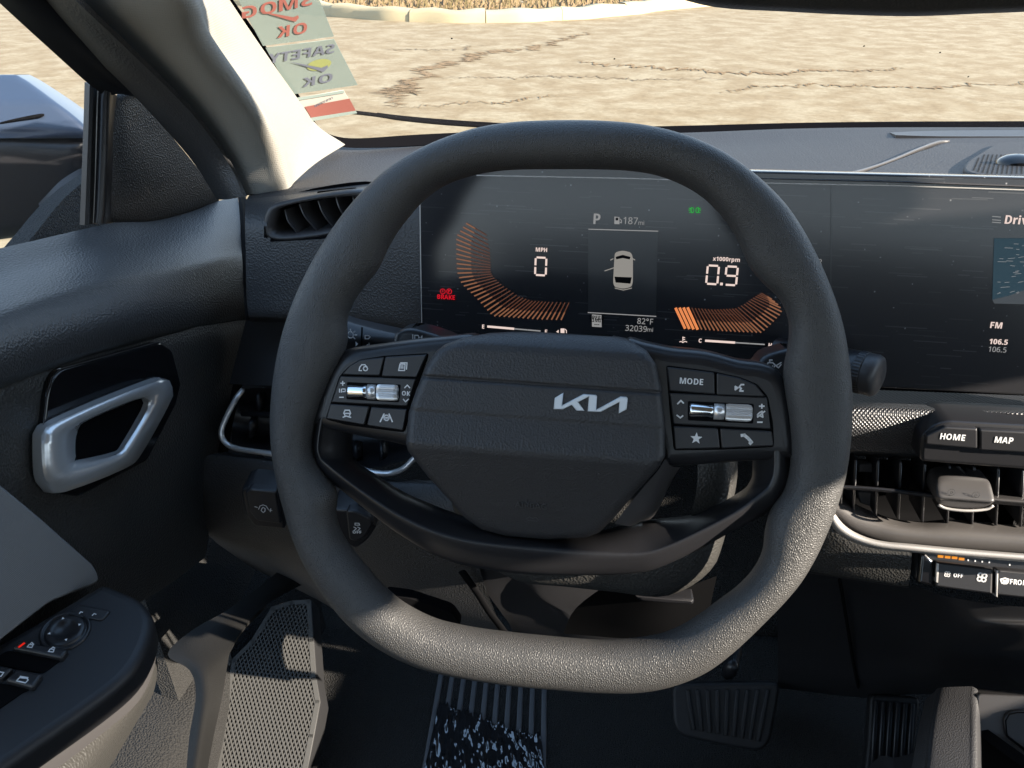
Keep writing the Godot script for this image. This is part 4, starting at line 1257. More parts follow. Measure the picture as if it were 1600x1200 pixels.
# ------------------------------------------------------------------ driver's door
func driver_door():
	var d := thing("driver_door", "black driver's door trim with silver pull handle and grey cloth insert, window up", "car door")
	part(d, "upper_trim", skin([
		[-.455,1.003,-.4676,-.455,.9876,-.5426,-.455,.9817,-.5819,-.455,.9727,-.6336,-.453,.9642,-.686,-.45,.9577,-.7242,-.447,.9421,-.7818,-.443,.9316,-.8498,-.44,.9274,-.9023,-.436,.9195,-.9438],
		[-.43,.997,-.435,-.43,.9829,-.5063,-.43,.9776,-.5436,-.43,.9691,-.5926,-.428,.9605,-.6419,-.426,.954,-.6795,-.423,.9417,-.7348,-.42,.9308,-.8007,-.416,.9244,-.8472,-.41,.9158,-.8859],
		[-.395,.998,-.3932,-.395,.9854,-.459,-.395,.9804,-.4934,-.395,.9723,-.5384,-.393,.9637,-.5833,-.391,.957,-.6174,-.389,.945,-.6696,-.386,.9316,-.7287,-.383,.922,-.772,-.38,.9096,-.8155],
		[-.378,.9978,-.3726,-.378,.9852,-.4355,-.378,.9794,-.4681,-.378,.9713,-.5111,-.376,.9628,-.5539,-.374,.9559,-.5863,-.372,.944,-.636,-.369,.9308,-.6923,-.366,.9205,-.7331,-.364,.9063,-.7792],
		[-.367,.9862,-.3546,-.367,.9726,-.4153,-.367,.9669,-.4471,-.367,.9583,-.4888,-.365,.9495,-.5302,-.363,.9423,-.5614,-.361,.9297,-.6095,-.359,.9139,-.6653,-.357,.9013,-.7065,-.356,.8839,-.7558],
		[-.37,.9696,-.3514,-.37,.9556,-.4127,-.37,.9501,-.4449,-.37,.941,-.4869,-.368,.9315,-.5286,-.366,.9233,-.5599,-.364,.9094,-.6081,-.362,.8924,-.6644,-.361,.8771,-.7075,-.36,.8582,-.7618],
		[-.38,.9588,-.359,-.38,.9442,-.422,-.38,.9386,-.455,-.38,.9293,-.4982,-.378,.9195,-.5412,-.376,.9109,-.5734,-.374,.8961,-.623,-.372,.8787,-.6809,-.371,.8632,-.7255,-.37,.8428,-.7842]], 5, 5), M["grained"])
	var rf := fr([.1189,.0059,-.9929,-.0499,.9988,0,.9917,.0496,.119,-.372,.8564,-.5418])
	part(d, "front_edge", skin([
		[-.436,.9195,-.9438,-.41,.9153,-.8874,-.38,.9091,-.8169,-.358,.8939,-.7638,-.36,.8559,-.7625,-.362,.827,-.7385,-.368,.7828,-.7061,-.372,.7368,-.6789,-.376,.683,-.6629],
		[-.438,.9147,-.9611,-.412,.9103,-.9041,-.382,.9028,-.8356,-.36,.8871,-.7817,-.362,.8482,-.7806,-.366,.8167,-.7599,-.372,.7715,-.7262,-.376,.7243,-.698,-.38,.6708,-.6792]], 4, 3, 0.004), M["deep"])
	part(d, "hinge_side", skin([
		[-.4437,.9122,-.9456,-.4288,.8552,-.8957,-.4029,.8141,-.8215,-.3961,.7536,-.7687,-.4044,.6964,-.7381,-.4137,.6505,-.7358],
		[-.3907,.9125,-.9532,-.3714,.8555,-.9039,-.3264,.8387,-.7769,-.3348,.7634,-.7597,-.3592,.702,-.736,-.3772,.6565,-.7327]], 4, 3, 0.004), M["deep"])
	part(d, "lower_trim", skin([
		[-.1626,.0931,-.006,-.104,.0823,-.006,-.0742,.0783,-.006,-.0358,.0722,-.006,.0037,.0645,-.006,.0771,.0449,-.006,.1266,.0315,-.006,.2088,.0043,-.006],
		[-.1681,.0866,-.003,-.1101,.075,-.003,-.0807,.0705,-.003,-.043,.0631,-.003,-.0042,.0539,-.003,.0681,.0326,-.003,.1179,.0161,-.004,.1965,-.011,-.006],
		[-.1761,.0673,-.003,-.1217,.0463,-.003,-.0937,.0378,-.003,-.0574,.0262,-.003,-.0197,.0134,-.003,.0517,-.0121,-.003,.1039,-.0318,-.006,.1752,-.0527,-.014],
		[-.1869,.0414,-.003,-.1342,.0155,-.003,-.1071,.0042,-.003,-.0724,-.012,-.003,-.0358,-.0285,-.003,.0216,-.0517,-.004,.073,-.0729,-.008,.1468,-.0985,-.02],
		[-.2026,.0013,-.004,-.152,-.0312,-.004,-.1256,-.045,-.004,-.0907,-.062,-.004,-.0539,-.0791,-.004,-.0028,-.1027,-.006,.0504,-.126,-.012,.1262,-.1566,-.028],
		[-.2116,-.0383,-.012,-.1614,-.0755,-.012,-.1351,-.0916,-.012,-.0995,-.1094,-.012,-.0619,-.1272,-.012,-.0099,-.1523,-.014,.0382,-.1719,-.02,.1135,-.1998,-.035]], 5, 5, 0.008), M["coarse"], rf)
	# pull handle on its glossy plate
	part(d, "handle_plate", plate(rounded(v2([-.0738,.0063,-.0639,.0314,-.0482,.059,-.0402,.0669,-.0308,.0685,.073,.0428,.0857,.0299,.0872,-.001,.0753,-.0137,.0272,-.038,-.047,-.0228,-.072,-.0034]), 0.004), -0.006, 0.002, 0.002), M["gloss"], rf)
	part(d, "plate_edge", strokes([[-.0747,.0069,-.0649,.032,-.0496,.0587,-.0413,.0674,-.0312,.0692,.0732,.0433], [.0859,.0304,.088,-.0014,.0759,-.0146,.0275,-.0393]], 0.0008, 0.0024), M["satin_grey"], rf)
	var c := vv([-.013,.0074])
	var o1 := curve2(v2([-.0663,.0394,-.0612,.0414,-.0536,.042,-.006,.0336,.0485,.0221,.0621,.0177,.0666,.011,.0657,.0035,.0607,-.003,.016,-.0236,-.0058,-.025,-.0651,-.0074,-.0741,.002,-.0759,.0131]), 3)
	var o2 := curve2(v2([-.0728,.0432,-.0687,.0446,-.0624,.045,-.0169,.0367,.0364,.0252,.0466,.0212,.0482,.0165,.0462,.011,.0413,.0069,.0022,-.0111,-.018,-.0121,-.0711,.0033,-.0792,.0114,-.0806,.0201]), 3)
	var o3 := curve2(v2([-.0611,.0356,-.0557,.0365,-.0496,.0359,-.0136,.0304,.0269,.0214,.0353,.0176,.0364,.0138,.0333,.01,.0282,.0072,-.0051,-.0057,-.0199,-.0055,-.0597,.0062,-.0653,.0117,-.0662,.0191]), 3)
	var o4 := curve2(v2([-.0407,.022,-.0366,.0258,-.0306,.0275,-.0016,.0221,.0325,.0144,.0366,.0101,.0367,.0061,.0316,.0033,.0031,-.0094,-.0077,-.0097,-.0445,.0054,-.0455,.0096,-.0438,.0157]), 3)
	part(d, "pull_handle", loops([rayed(o1, c, 72, -0.001), rayed(o1, c, 72, 0.006), rayed(inset(ccw(o1), 0.0012), c, 72, 0.0095), rayed(o2, c, 72, 0.0125), rayed(o3, c, 72, 0.0125), rayed(inset(ccw(o4), -0.001), c, 72, 0.008), rayed(o4, c, 72, 0.004), rayed(o4, c, 72, -0.012)]), M["silver"], rf)
	part(d, "handle_recess", fill([o4], 0.0027), M["deep"], rf)
	# cloth insert
	part(d, "cloth_insert", plate(rounded(v2([-.1644,.1388,-.1429,.0917,-.1099,.0284,-.0904,-.0086,-.0582,-.0734,-.0568,-.0865,-.0633,-.0866,-.1022,-.0699,-.147,-.0647,-.2415,-.0463]), 0.006), -0.02, 0.008, 0.002), M["door_cloth"], rf)
	# armrest with the switches
	var af := fr([.995,-.0982,-.018,0,.1807,-.9835,.0999,.9786,.1797,-.3375,.7788,-.4159])
	part(d, "armrest", plate(curve2(v2([-.1069,-.0851,-.08,-.0495,-.0501,-.0106,-.0311,.0171,-.0136,.0432,-.0077,.0462,.0034,.0439,.0171,.0401,.0281,.033,.0359,.0238,.0407,.0067,.0402,-.0165,.0293,-.0404,.0079,-.0745,-.0133,-.1089,-.0443,-.1676]), 4), -0.022, 0.0, 0.007, 5), M["soft_black"], af)
	part(d, "armrest_side", plate(curve2(v2([-.1235,-.0746,-.0955,-.0375,-.0644,.003,-.0432,.0294,-.0246,.0559,-.007,.0567,.0061,.053,.016,.0459,.0237,.0364,.0298,.0183,.0303,-.006,.0195,-.0301,-.0019,-.067,-.024,-.1026,-.0557,-.164]), 4), -0.03, 0.0, 0.004, 3), M["satin_grey"], af.translated_local(Vector3(0, 0, -0.022)))
	part(d, "door_pocket", skin([
		[-.3569,.6948,-.5059,-.3502,.6938,-.4723,-.3563,.6976,-.4338,-.3612,.7087,-.3878,-.3651,.7191,-.3473],
		[-.3544,.678,-.5033,-.3457,.6904,-.4712,-.3494,.6952,-.4335,-.3526,.7043,-.3867,-.3569,.7139,-.3457],
		[-.3553,.6677,-.5035,-.3431,.6816,-.4727,-.3438,.6841,-.4343,-.3442,.6908,-.3866,-.3473,.6973,-.3442],
		[-.3644,.6407,-.5053,-.3609,.6438,-.4734,-.3573,.6476,-.4362,-.3528,.6564,-.3961,-.349,.6608,-.3535],
		[-.3825,.6115,-.5105,-.3782,.6165,-.4796,-.3746,.6205,-.4425,-.3674,.6272,-.4017,-.364,.6313,-.3589]], 5, 4, 0.004), M["coarse"])
	# mirror dial
	var kc := v2([-.0141,.0038,.0009,.0083])
	var R_ := kc[0].distance_to(kc[1])
	var dial := part(d, "mirror_dial", turned([-0.002, R_, 0.0008, R_, 0.0015, R_ * 0.93, 0.0008, R_ * 0.86, -0.0005, R_ * 0.82, 0.0012, R_ * 0.78, 0.0022, R_ * 0.7, 0.0022, R_ * 0.44, 0.0006, R_ * 0.41, 0.0006, 0.0004], 40), M["satin"], af.translated_local(Vector3(kc[0].x, kc[0].y, 0.0003)))
	var tri := []
	for k in 4:
		var a := TAU * k / 4 + 0.6
		var u := Vector2(cos(a), sin(a))
		var w := Vector2(-u.y, u.x)
		tri.append(PackedVector2Array([u * R_ * 0.66, u * R_ * 0.54 + w * R_ * 0.06, u * R_ * 0.54 - w * R_ * 0.06]))
	part(dial, "arrow", fill(tri, 0.0026), M["ink"])
	part(d, "fold_switch", plate(rounded(v2([-.0193,.0157,-.0166,.0249,.0068,.0243,.0049,.0159]), 0.002), -0.002, 0.0015, 0.001), M["button"], af)
	part(d, "switch_mark", strokes([[-.0113,.0174,-.0113,.019,-.0099,.0187], [-.0026,.0176,-.0022,.0193,-.0007,.019]], 0.0007, 0.0022), M["ink"], af)
	var lock := part(d, "lock_switch", plate(rounded(v2([-.0375,-.0167,-.0365,-.0111,-.0032,-.0113,-.0039,-.0178]), 0.0015), -0.002, 0.0045, 0.002), M["button"], af)
	part(lock, "indicator_light", strokes([[-.0332,-.0156,-.0317,-.0124]], 0.0014, 0.0047), glow("lit_lock", Color(1.0, 0.16, 0.05), 0.7))
	part(lock, "symbol", strokes([[-.0283,-.0146,-.0254,-.0145,-.0256,-.0126,-.0281,-.0126,-.0283,-.0146], [-.0278,-.0126,-.0274,-.011,-.0255,-.0121]], 0.0007, 0.0048), M["ink"])
	part(lock, "symbol", strokes([[-.014,-.0152,-.011,-.0151,-.0113,-.0132,-.0138,-.0132,-.014,-.0152], [-.0134,-.0131,-.013,-.0116,-.0114,-.0122]], 0.0007, 0.0048), M["ink"])
	part(d, "switch_well", plate(rounded(v2([-.0413,-.0167,-.0053,-.0164,-.0111,-.0281,-.0268,-.0283,-.0484,-.0274]), 0.002), -0.002, 0.0008, 0.0004, 1), M["deep"], af)
	var win := part(d, "window_switch", plate(rounded(v2([-.029,-.0388,-.0264,-.0299,-.0093,-.0307,-.0099,-.0405]), 0.0015), -0.002, 0.0045, 0.002), M["button"], af)
	part(win, "symbol", strokes([[-.0215,-.0384,-.0209,-.036,-.0162,-.0356,-.0151,-.0367,-.0156,-.0387,-.0215,-.0384], [-.021,-.0351,-.0161,-.0351]], 0.0008, 0.0048), M["ink"])
	var win2 := part(d, "window_switch", plate(rounded(v2([-.0498,-.0373,-.0465,-.0291,-.0289,-.0299,-.0313,-.0383]), 0.0015), -0.002, 0.0045, 0.002), M["button"], af)
	part(win2, "symbol", strokes([[-.0378,-.0375,-.0371,-.0346,-.0321,-.0345,-.0321,-.0373,-.0378,-.0375]], 0.0008, 0.0048), M["ink"])
	part(d, "switch_well", plate(rounded(v2([-.0507,-.0437,-.0321,-.0392,-.0126,-.0399,-.0159,-.0428,-.0231,-.0554,-.0357,-.0799,-.0632,-.0683]), 0.002), -0.002, 0.0008, 0.0004, 1), M["deep"], af)
	# window frame, guide bar, triangular cover
	part(d, "window_frame", skin([
		[-.425,1.1744,-.5697,-.432,1.1455,-.6143,-.44,1.1184,-.6576,-.447,1.0915,-.7004,-.452,1.0739,-.729,-.452,1.0626,-.7454],
		[-.413,1.1745,-.5709,-.42,1.1452,-.6206,-.43,1.1173,-.6693,-.437,1.0893,-.7174,-.443,1.0736,-.7457,-.445,1.0625,-.7597],
		[-.408,1.174,-.5857,-.415,1.1441,-.6358,-.422,1.1163,-.6801,-.43,1.0867,-.7272,-.437,1.0671,-.7616,-.44,1.0568,-.7788],
		[-.415,1.1732,-.6047,-.42,1.1426,-.6539,-.428,1.1138,-.7017,-.437,1.0829,-.7526,-.443,1.062,-.7863,-.447,1.05,-.8081]], 5, 4, 0.004), M["soft_black"])
	part(d, "guide_bar", skin([
		[-.462,1.0712,-.7442,-.463,1.0367,-.7311,-.464,.9974,-.7152,-.466,.9613,-.7022],
		[-.452,1.0705,-.7345,-.453,1.0387,-.7225,-.455,.9996,-.7084,-.458,.9633,-.6971]], 4, 3, 0.003), M["rubber"])
	part(d, "guide_bar", skin([
		[-.458,1.0688,-.7442,-.46,1.0362,-.7336,-.461,.9969,-.7178,-.463,.9614,-.706],
		[-.466,1.0634,-.7632,-.467,1.0322,-.7524,-.468,.9919,-.7361,-.47,.9556,-.7241]], 4, 3, 0.003), M["rubber"])
	part(d, "guide_bar", skin([
		[-.462,1.0648,-.7557,-.463,1.0338,-.745,-.464,.9937,-.7298,-.466,.9584,-.7172],
		[-.448,1.0652,-.7424,-.449,1.037,-.7317,-.451,.9974,-.7176,-.454,.9622,-.7068],
		[-.455,1.0564,-.7692,-.456,1.0315,-.7577,-.457,.991,-.7415,-.459,.9555,-.7299]], 4, 4, 0.003), M["satin"])
	part(d, "mirror_cover", skin([
		[-.452,1.0602,-.7727,-.45,1.0603,-.7788,-.448,1.0583,-.7843,-.446,1.054,-.7913],
		[-.451,1.0538,-.76,-.448,1.051,-.7706,-.446,1.045,-.7859,-.444,1.0382,-.8052],
		[-.451,1.0333,-.7494,-.447,1.0279,-.7659,-.445,1.0201,-.7936,-.442,1.0078,-.833],
		[-.452,.9981,-.7362,-.447,.9916,-.7584,-.443,.9835,-.801,-.44,.9708,-.8682],
		[-.454,.9671,-.7263,-.449,.9581,-.75,-.444,.9499,-.7911,-.438,.9371,-.8947],
		[-.456,.9555,-.7321,-.452,.9479,-.7519,-.448,.9369,-.7945,-.441,.9239,-.9098]], 5, 4, 0.004), M["grained"])
	part(d, "window_pane", skin([
		[-.44,1.2579,-.4656,-.45,1.169,-.6079,-.458,1.068,-.7459],
		[-.452,1.142,-.4281,-.46,1.0868,-.589,-.464,1.0141,-.7364],
		[-.47,1,-.3855,-.47,.9739,-.5578,-.47,.9501,-.7231]], 3, 3), M["glass"])
	# outside mirror
	var xf := fr([.9082,-.0641,-.4136,0,.9882,-.1532,.4185,.1392,.8975,-.6586,.9539,-.9368])
	var mir := part(d, "door_mirror", cushion(curve2(v2([-.1795,-.0534,-.1609,.0225,-.1072,.0282,-.0278,.0297,.016,.0267,.0487,.0249,.054,.014,.0481,-.0351,.042,-.0672,.0235,-.0778,-.0103,-.085,-.0499,-.0906,-.1258,-.0944]), 3), [-1.0, vv([-.0489,-.0834]).y, vv([-.0425,-.0343]).y, vv([-.0341,.0289]).y, 1.0], [-0.02, -0.012, 0.0, 0.012, 0.012], 0.02, -0.10, 20, 20), M["satin"], xf, "black lower housing of the outside mirror")
	part(mir, "painted_cap", cushion(curve2(v2([-.1646,.0137,-.1504,.0645,-.0958,.0832,-.024,.0882,-.011,.086,.005,.0761,.0337,.055,.0527,.0372,.0577,.0237,.05,.0243,.0177,.0261,-.0257,.0291,-.1043,.027]), 3), [-1.0, vv([-.0339,.0303]).y, vv([-.03,.0601]).y, vv([-.0266,.0862]).y, 1.0], [0.016, 0.016, 0.008, -0.02, -0.03], 0.006, -0.10, 24, 24), M["car_paint"], Transform3D(), "blue painted cap of the outside mirror")
	part(mir, "slit_lamp", plate(curve2(v2([-.0288,.0406,-.0098,.0455,.0104,.0497,.0134,.0484,.01,.0457,-.0102,.0422,-.029,.0387]), 2), -0.01, 0.016, 0.001, 1), M["deep"])
	part(mir, "inner_foot", skin([
		[-.0047,-.0465,.006,.007,-.035,.01,.0218,-.0209,.012,.0403,-.0094,.01,.048,-.0075,.008],
		[-.0029,-.05,.012,.01,-.044,.016,.0238,-.0383,.018,.0394,-.0359,.016,.0471,-.0348,.014],
		[-.004,-.0544,0,.0084,-.0514,.002,.0221,-.0478,.004,.0368,-.044,.002,.0446,-.0429,0]], 4, 4, 0.004), M["satin_grey"])

# ------------------------------------------------------------------ footwell
func footwell():
	var fl := part(self, "floor", skin([
		[-.62,.30,.9, -.50,.25,.9, -.2,.25,.9, .2,.27,.9, .6,.27,.9, 1.05,.25,.9],
		[-.62,.30,.2, -.50,.25,.2, -.2,.25,.2, .2,.27,.2, .6,.27,.2, 1.05,.25,.2],
		[-.62,.30,-.4, -.50,.25,-.4, -.2,.25,-.4, .2,.25,-.4, .6,.25,-.4, 1.05,.25,-.4],
		[-.62,.30,-.98, -.50,.25,-.98, -.2,.25,-1.0, .2,.25,-1.0, .6,.25,-1.0, 1.05,.25,-.98],
		[-.62,.34,-1.08, -.50,.33,-1.08, -.2,.32,-1.09, .2,.32,-1.09, .6,.32,-1.09, 1.05,.33,-1.08],
		[-.62,.62,-1.16, -.50,.62,-1.16, -.2,.62,-1.16, .2,.62,-1.16, .6,.62,-1.16, 1.05,.62,-1.16]], 6, 6, 0.02), M["carpet"])
	fl.set_meta("kind", "structure")
	fl.set_meta("label", "dark carpeted footwell floor")
	var sill := thing("door_sill", "dark carpeted sill and black kick panel left of the footrest", "sill")
	mat("kick_black", lin(0.010, 0.010, 0.010), 0.55, "pebble", 26.0, 0.03, 0.0, 0.3)
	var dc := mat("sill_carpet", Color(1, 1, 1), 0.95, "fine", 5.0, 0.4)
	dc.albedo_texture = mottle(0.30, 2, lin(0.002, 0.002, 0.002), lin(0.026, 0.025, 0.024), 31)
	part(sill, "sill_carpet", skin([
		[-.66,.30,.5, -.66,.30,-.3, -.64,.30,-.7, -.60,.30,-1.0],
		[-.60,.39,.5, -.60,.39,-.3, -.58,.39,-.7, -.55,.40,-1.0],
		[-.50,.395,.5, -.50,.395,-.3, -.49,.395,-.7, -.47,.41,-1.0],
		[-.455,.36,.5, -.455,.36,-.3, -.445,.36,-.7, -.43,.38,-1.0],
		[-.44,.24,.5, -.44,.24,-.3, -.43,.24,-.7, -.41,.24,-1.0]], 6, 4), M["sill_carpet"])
	part(sill, "kick_panel", skin([
		[-.3545,.5332,-.5138,-.3714,.5334,-.5568,-.3836,.5406,-.5985,-.4001,.5464,-.6218,-.429,.5493,-.6363,-.4204,.5494,-.6715,-.3997,.5429,-.7164,-.3764,.5445,-.7659,-.3573,.5483,-.8158],
		[-.3458,.5332,-.515,-.3589,.5374,-.555,-.3719,.5444,-.5964,-.3846,.5512,-.6208,-.408,.5515,-.646,-.4043,.5494,-.6738,-.3875,.54,-.7166,-.362,.5383,-.7647,-.3418,.5353,-.8113],
		[-.3455,.5166,-.5292,-.3559,.5216,-.5699,-.3626,.5332,-.609,-.3721,.5387,-.6445,-.3754,.541,-.6622,-.3762,.5392,-.6895,-.372,.5367,-.7228,-.3613,.5289,-.7599,-.3405,.5191,-.8031]], 5, 4, 0.006), M["kick_black"])
	part(sill, "side_wall", skin([
		[-.60,.95,-1.05, -.58,.95,-.85, -.56,.93,-.72],
		[-.56,.65,-1.08, -.54,.65,-.88, -.53,.65,-.72],
		[-.50,.36,-1.1, -.49,.36,-.9, -.50,.36,-.72]], 4, 4, 0.02), M["carpet"])
	# footrest with its raised rubber net
	var ff := fr([.9987,-.0411,-.0285,0,.5708,-.8211,.05,.8201,.5701,-.3917,.37,-.7719])
	var foot := thing("footrest", "rubber footrest with raised net pattern, half in sunlight", "footrest", ff)
	var fo := ccw(v2([-.0618,.0305,-.0442,.0557,-.029,.0986,-.0062,.1093,.0182,.1136,.0325,.0644,.0456,.0201,.0559,-.0053,.0568,-.0441,.0572,-.0892,-.0461,-.1013,-.055,-.0356]))
	part(foot, "base", plate(fo, -0.05, -0.004, 0.002), M["rubber"])
	part(foot, "rim", strokes([flat(inset(fo, 0.003))], 0.005, 0.0005, true), M["net"])
	var st := st_new()
	var ins := inset(fo, 0.004)
	var mid := vv([-.0038,-.0004])
	for dir in [Vector2(0.5, 0.866), Vector2(-0.5, 0.866)]:
		var nrm := Vector2(-dir.y, dir.x)
		for k in range(-46, 47):
			var a: Vector2 = mid + nrm * k * 0.0043 - dir * 0.4
			var b: Vector2 = mid + nrm * k * 0.0043 + dir * 0.4
			for seg in Geometry2D.intersect_polyline_with_polygon(PackedVector2Array([a, b]), ins):
				ridge(st, seg[0], seg[1], 0.0024, 0.0 if dir.x > 0 else 0.0003, 0.004)
	var net := part(foot, "net_ridges", done(st), M["net"])
	net.set_meta("kind", "stuff")
	part(foot, "side_flank", skin([
		[-.0621,.0307,-.001,-.0605,-.0105,-.001,-.0541,-.0569,-.001,-.0479,-.1014,-.001],
		[-.0689,.0434,.001,-.0698,-.0043,0,-.0676,-.0509,-.004,-.0636,-.1026,-.008],
		[-.0803,.0404,-.02,-.0811,-.0096,-.02,-.0807,-.0568,-.025,-.0803,-.1026,-.03]], 5, 4, 0.003), M["coarse"])
	# ribbed heel pad under crumpled film
	var mf := fr([1,0,0,0,0,-1,0,1,0,-.152,.262,-.8593])
	var matt := thing("floor_mat", "ribbed black heel pad under crumpled clear film behind the steering wheel", "floor mat", mf)
	part(matt, "mat_base", plate(v2([-.1697,.2769,.0707,.3127,.1085,-.0929,-.1029,-.124]), -0.006, 0.0, 0.002), M["rubber"])
	for k in 10:
		var t := k / 9.0
		var p := v2([-.0858,.1984,.0526,.219,-.0573,-.1352,.0863,-.1141])
		var a := p[0].lerp(p[1], t)
		var b := p[2].lerp(p[3], t)
		var n := (b - a).orthogonal().normalized() * 0.0035
		part(matt, "rib", plate(PackedVector2Array([a + n, b + n, b - n, a - n]), 0.0, 0.006, 0.002, 2), M["rib"])
	var r := RandomNumberGenerator.new()
	r.seed = 12
	var q := v2([-.0662,.0165,.0741,-.0206,-.059,-.1443,.0932,-.1219])
	var g := []
	var fold := FastNoiseLite.new()
	fold.seed = 4
	fold.frequency = 1.0
	for i in 90:
		var col := PackedVector3Array()
		for j in 44:
			var a := q[0].lerp(q[1], i / 89.0)
			var b := q[2].lerp(q[3], i / 89.0)
			var e := a.lerp(b, j / 43.0)
			if j == 0:
				e += Vector2(0, fold.get_noise_1d(i * 0.25) * 0.016)
			var h := absf(fold.get_noise_2d(i * 0.11, j * 0.03)) * 0.0075 + absf(fold.get_noise_2d(i * 0.2 + j * 0.12, j * 0.07 + 40.0)) * 0.0016
			col.append(Vector3(e.x, e.y, 0.0068 + h))
		g.append(col)
	part(matt, "film", lattice(g), M["film"])
	# pedals
	var bf := fr([1,0,0,0,.788,-.6157,0,.6157,.788,.1409,.3348,-.844])
	var brake := thing("brake_pedal", "wide black rubber brake pedal with upright ribs", "pedal", bf)
	part(brake, "pad", plate(rounded(v2([-.063,.0321,.0661,.0471,.0638,.0261,.0567,-.0231,.0452,-.0353,-.006,-.0323,-.0465,-.0279,-.0586,-.0175]), 0.012), -0.02, 0.0, 0.004), M["rubber"])
	for k in 9:
		var t := k / 8.0
		var p := v2([-.0444,.0269,.0509,.0369,-.0343,-.0187,.0413,-.0229])
		var a := p[0].lerp(p[1], t)
		var b := p[2].lerp(p[3], t)
		var n := (b - a).orthogonal().normalized() * 0.0026
		part(brake, "rib", plate(PackedVector2Array([a + n, b + n, b - n, a - n]), 0.0, 0.004, 0.0015, 2), M["rubber"])
	part(brake, "arm", tube(curve3(v3([.0064,.0518,-.01,.0174,.0882,-.05,.008,.143,-.06]), 6), 0.009, 8, false, 1.6), M["satin"])
	var tf := fr([1,0,0,0,.766,-.6428,0,.6428,.766,.3395,.3242,-.8438])
	var gas := thing("accelerator_pedal", "narrow ribbed black accelerator pedal right of the brake", "pedal", tf)
	part(gas, "pad", plate(rounded(v2([-.0261,.0517,.0313,.0541,.0269,.0173,.0225,-.0542,-.0337,-.0607,-.0285,-.0031]), 0.008), -0.015, 0.0, 0.003), M["rubber"])
	for k in 6:
		var t := k / 5.0
		var p := v2([-.0199,.0452,.0219,.046,-.0241,-.0557,.0162,-.0511])
		var a := p[0].lerp(p[1], t)
		var b := p[2].lerp(p[3], t)
		var n := (b - a).orthogonal().normalized() * 0.0025
		part(gas, "rib", plate(PackedVector2Array([a + n, b + n, b - n, a - n]), 0.0, 0.004, 0.0015, 2), M["satin"])

func flat(p: PackedVector2Array) -> Array:
	var o := []
	for v in p:
		o.append_array([v.x, v.y])
	return o

func ridge(st: SurfaceTool, a: Vector2, b: Vector2, w: float, z: float, h: float):
	var n := (b - a).orthogonal().normalized() * w * 0.5
	st.set_smooth_group(-1)
	var lo := z - h
	quad(st, Vector3(a.x - n.x, a.y - n.y, lo), Vector3(a.x - n.x * 0.6, a.y - n.y * 0.6, z), Vector3(b.x - n.x * 0.6, b.y - n.y * 0.6, z), Vector3(b.x - n.x, b.y - n.y, lo))
	quad(st, Vector3(a.x - n.x * 0.6, a.y - n.y * 0.6, z), Vector3(a.x + n.x * 0.6, a.y + n.y * 0.6, z), Vector3(b.x + n.x * 0.6, b.y + n.y * 0.6, z), Vector3(b.x - n.x * 0.6, b.y - n.y * 0.6, z))
	quad(st, Vector3(a.x + n.x * 0.6, a.y + n.y * 0.6, z), Vector3(a.x + n.x, a.y + n.y, lo), Vector3(b.x + n.x, b.y + n.y, lo), Vector3(b.x + n.x * 0.6, b.y + n.y * 0.6, z))

